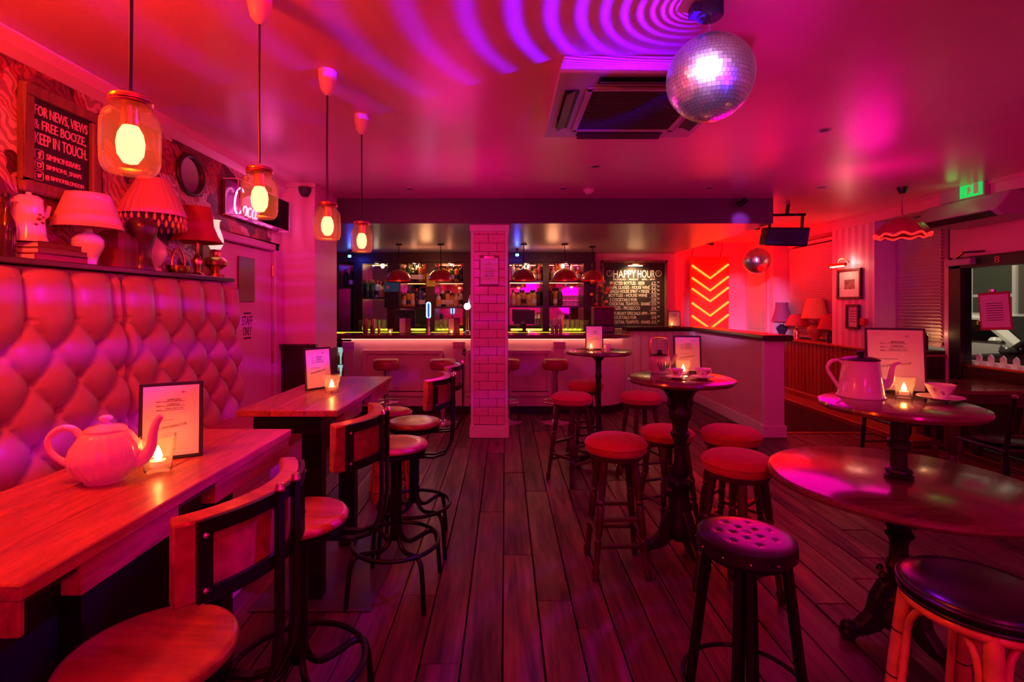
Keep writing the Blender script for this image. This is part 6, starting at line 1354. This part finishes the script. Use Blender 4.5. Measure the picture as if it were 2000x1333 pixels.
ex = thing('exit_sign', 'glowing green exit sign under the ceiling by the street door', 'exit sign', (4.655, 5.02, Z(373, 5.02)), R(-90))
MB().box(-0.30, 0.20, -0.05, 0, -0.085, 0.085).build('housing', M['grey'], ex, bevel=0.006)
MB().box(-0.06, 0.18, -0.054, -0.05, -0.07, 0.07).build('lit_panel', glow('exit green', (0.0, 0.75, 0.12), 0.8), ex)
mn = MB().prism([(0.02, -0.05), (0.035, -0.05), (0.05, -0.015), (0.065, -0.03), (0.07, -0.022), (0.052, 0.005), (0.062, 0.03), (0.045, 0.035), (0.02, 0.02), (0.028, 0.0)], 'y', -0.058, -0.054).lathe([(0.001, -0.01), (0.010, 0.0), (0.001, 0.01)], (0.062, -0.056, 0.046), 10).box(0.09, 0.14, -0.058, -0.054, -0.05, 0.05)
mn.build('running_figure', M['chalk'], ex)
point('exit_glow', (4.45, 5.0, 2.60), (0.0, 1.0, 0.15), 0.16, 0.05)
cl2 = thing('clipboard', 'clipboard notice hanging inside the street door glass', 'clipboard', (4.90, 5.02, Z(608, 5.02)), R(-90)); cl2.rotation_euler = (0, R(-4), R(-72))
MB().box(-0.13, 0.13, -0.004, 0.004, -0.19, 0.19).build('board', solid('red clipboard', (0.45, 0.05, 0.08), 0.5), cl2, bevel=0.002)
MB().box(-0.115, 0.115, -0.006, -0.004, -0.165, 0.165).build('page', M['paper'], cl2); MB().lathe([(0.001, -0.02), (0.03, -0.01), (0.03, 0.01), (0.001, 0.02)], (0, -0.008, 0.205), 12).build('clip', M['chrome'], cl2, smooth=40)
for k in range(8): MB().box(-0.07, 0.07, -0.0066, -0.006, 0.075 - k * 0.024, 0.081 - k * 0.024).build('print_line', M['ink'], cl2)
tg = thing('toaster_ornament', 'dark arched ornament on the ledge in front of the blind', 'ornament', (4.75, 5.78, 0.99))
MB().prism([(-0.08, 0), (0.08, 0), (0.08, 0.14)] + [(0.08 * math.cos(R(a)), 0.14 + 0.08 * math.sin(R(a))) for a in range(15, 180, 15)] + [(-0.08, 0.14)], 'y', -0.06, 0.06).build('body', M['darkwood'], tg, bevel=0.008)

# ================================================================ STREET OUTSIDE
struct(MB().box(6.3, 16, -2, 16, -0.25, -0.06).build('street', solid('wet asphalt', (0.03, 0.03, 0.032), 0.35)), 'dark street outside the glass door', 'street')
kb_ = struct(MB().box(5.1, 6.3, -2, 16, -0.15, 0.0).build('pavement', solid('pavement', (0.035, 0.033, 0.03), 0.7)), 'pavement outside the door', 'pavement')
pk_ = thing('picket_fence', 'low white picket fence just outside the door glass', 'fence', (5.12, 0, 0))
MB().box(-0.012, 0.012, 4.3, 5.6, 0.86, 0.90).build('rail', M['white'], pk_)
MB().box(-0.15, 0.02, 4.3, 5.6, 0.80, 0.86).build('planter_box', M['white'], pk_)
pm_ = MB().prism([(-0.028, 0.86), (0.028, 0.86), (0.028, 0.955), (0, 0.985), (-0.028, 0.955)], 'x', -0.03, -0.012).mesh('picket', M['white'])
for k in range(10): link('picket', pm_, pk_, (0, 4.35 + k * 0.131, 0))
fc = thing('far_building', 'brick house across the street with lit windows', 'building', (11.5, 0, 0))
MB().box(0, 0.5, 4, 16, -0.15, 7).build('wall', M['brick'], fc)
for k in range(5):
    y = 5.5 + k * 2.1; w_ = MB().box(-0.06, 0.0, y - 0.55, y + 0.55, 0.8, 2.7).build('window', M['white'], fc)
    for a, b in ((0.88, 1.70), (1.78, 2.62)): MB().box(-0.07, -0.06, y - 0.47, y + 0.47, a, b).build('pane', solid('house pane', (0.10, 0.11, 0.08), 0.15), w_)
    MB().box(-0.10, 0.0, y + 0.75, y + 1.0, -0.15, 3.2).build('pilaster', M['white'], fc)
rlg = thing('railings', 'black iron railings in front of the brick house', 'railing', (10.3, 0, 0))
MB().bar((0, 4, 0.95), (0, 16, 0.95), 0.03).bar((0, 4, 0.1), (0, 16, 0.1), 0.03).build('rail', M['blackpl'], rlg)
bm2 = MB().bar((0, 0, 0.1), (0, 0, 1.05), 0.018).mesh('bar', M['blackpl'])
for k in range(60): link('bar', bm2, rlg, (0, 6 + k * 0.13, 0))
def car(label, loc, rz, m_):
    t = thing('parked_car', label, 'car', loc, rz)
    side = [(-2.0, 0.25), (2.0, 0.25), (2.05, 0.55), (1.95, 0.78), (1.15, 0.92), (0.95, 0.95), (0.35, 1.38), (-1.2, 1.42), (-1.85, 1.0), (-2.02, 0.9)]
    MB().prism(side, 'y', -0.82, 0.82).build('body', m_, t, smooth=25, bevel=0.07, seg=3)
    for s in (-1, 1):
        MB().prism([(0.80, 0.95), (0.32, 1.31), (-0.35, 1.33), (-0.35, 0.95)], 'y', s * 0.815, s * 0.826).build('window', M['nightglass'], t); MB().prism([(-0.42, 0.95), (-0.42, 1.33), (-1.15, 1.34), (-1.6, 0.98)], 'y', s * 0.815, s * 0.826).build('window', M['nightglass'], t)
        MB().lathe([(0.001, -0.04), (0.06, -0.04), (0.09, 0), (0.06, 0.05), (0.001, 0.06)], (0.72, s * 0.92, 0.98), 12).build('wing_mirror', m_, t, smooth=50)
        for x in (-1.3, 1.3):
            o = MB().lathe([(0.001, -0.1), (0.30, -0.1), (0.33, -0.06), (0.33, 0.06), (0.30, 0.1), (0.001, 0.1)], n=24).build('wheel', M['blackpl'], t, smooth=40, loc=(x, s * 0.76, 0.33)); o.rotation_euler = (R(90), 0, 0)
    MB().add([(0.98, -0.70, 0.965), (0.98, 0.70, 0.965), (0.40, 0.62, 1.375), (0.40, -0.62, 1.375)], [(0, 1, 2, 3)]).build('windscreen', M['nightglass'], t)
    for s in (-1, 1): MB().lathe([(0.001, 0.0), (0.14, 0.02), (0.12, 0.05), (0.001, 0.06)], (1.90, s * 0.6, 0.66), 14).build('headlamp', M['chrome'], t, smooth=40)
    return t
car('white car parked across the street', (9.0, 9.0, -0.06), R(-90), solid('white car paint', (0.75, 0.75, 0.68), 0.2, coat=0.5))
car('dark grey car parked outside the glass door', (7.2, 5.55, -0.06), R(90), solid('grey car paint', (0.05, 0.05, 0.055), 0.2, coat=0.5))
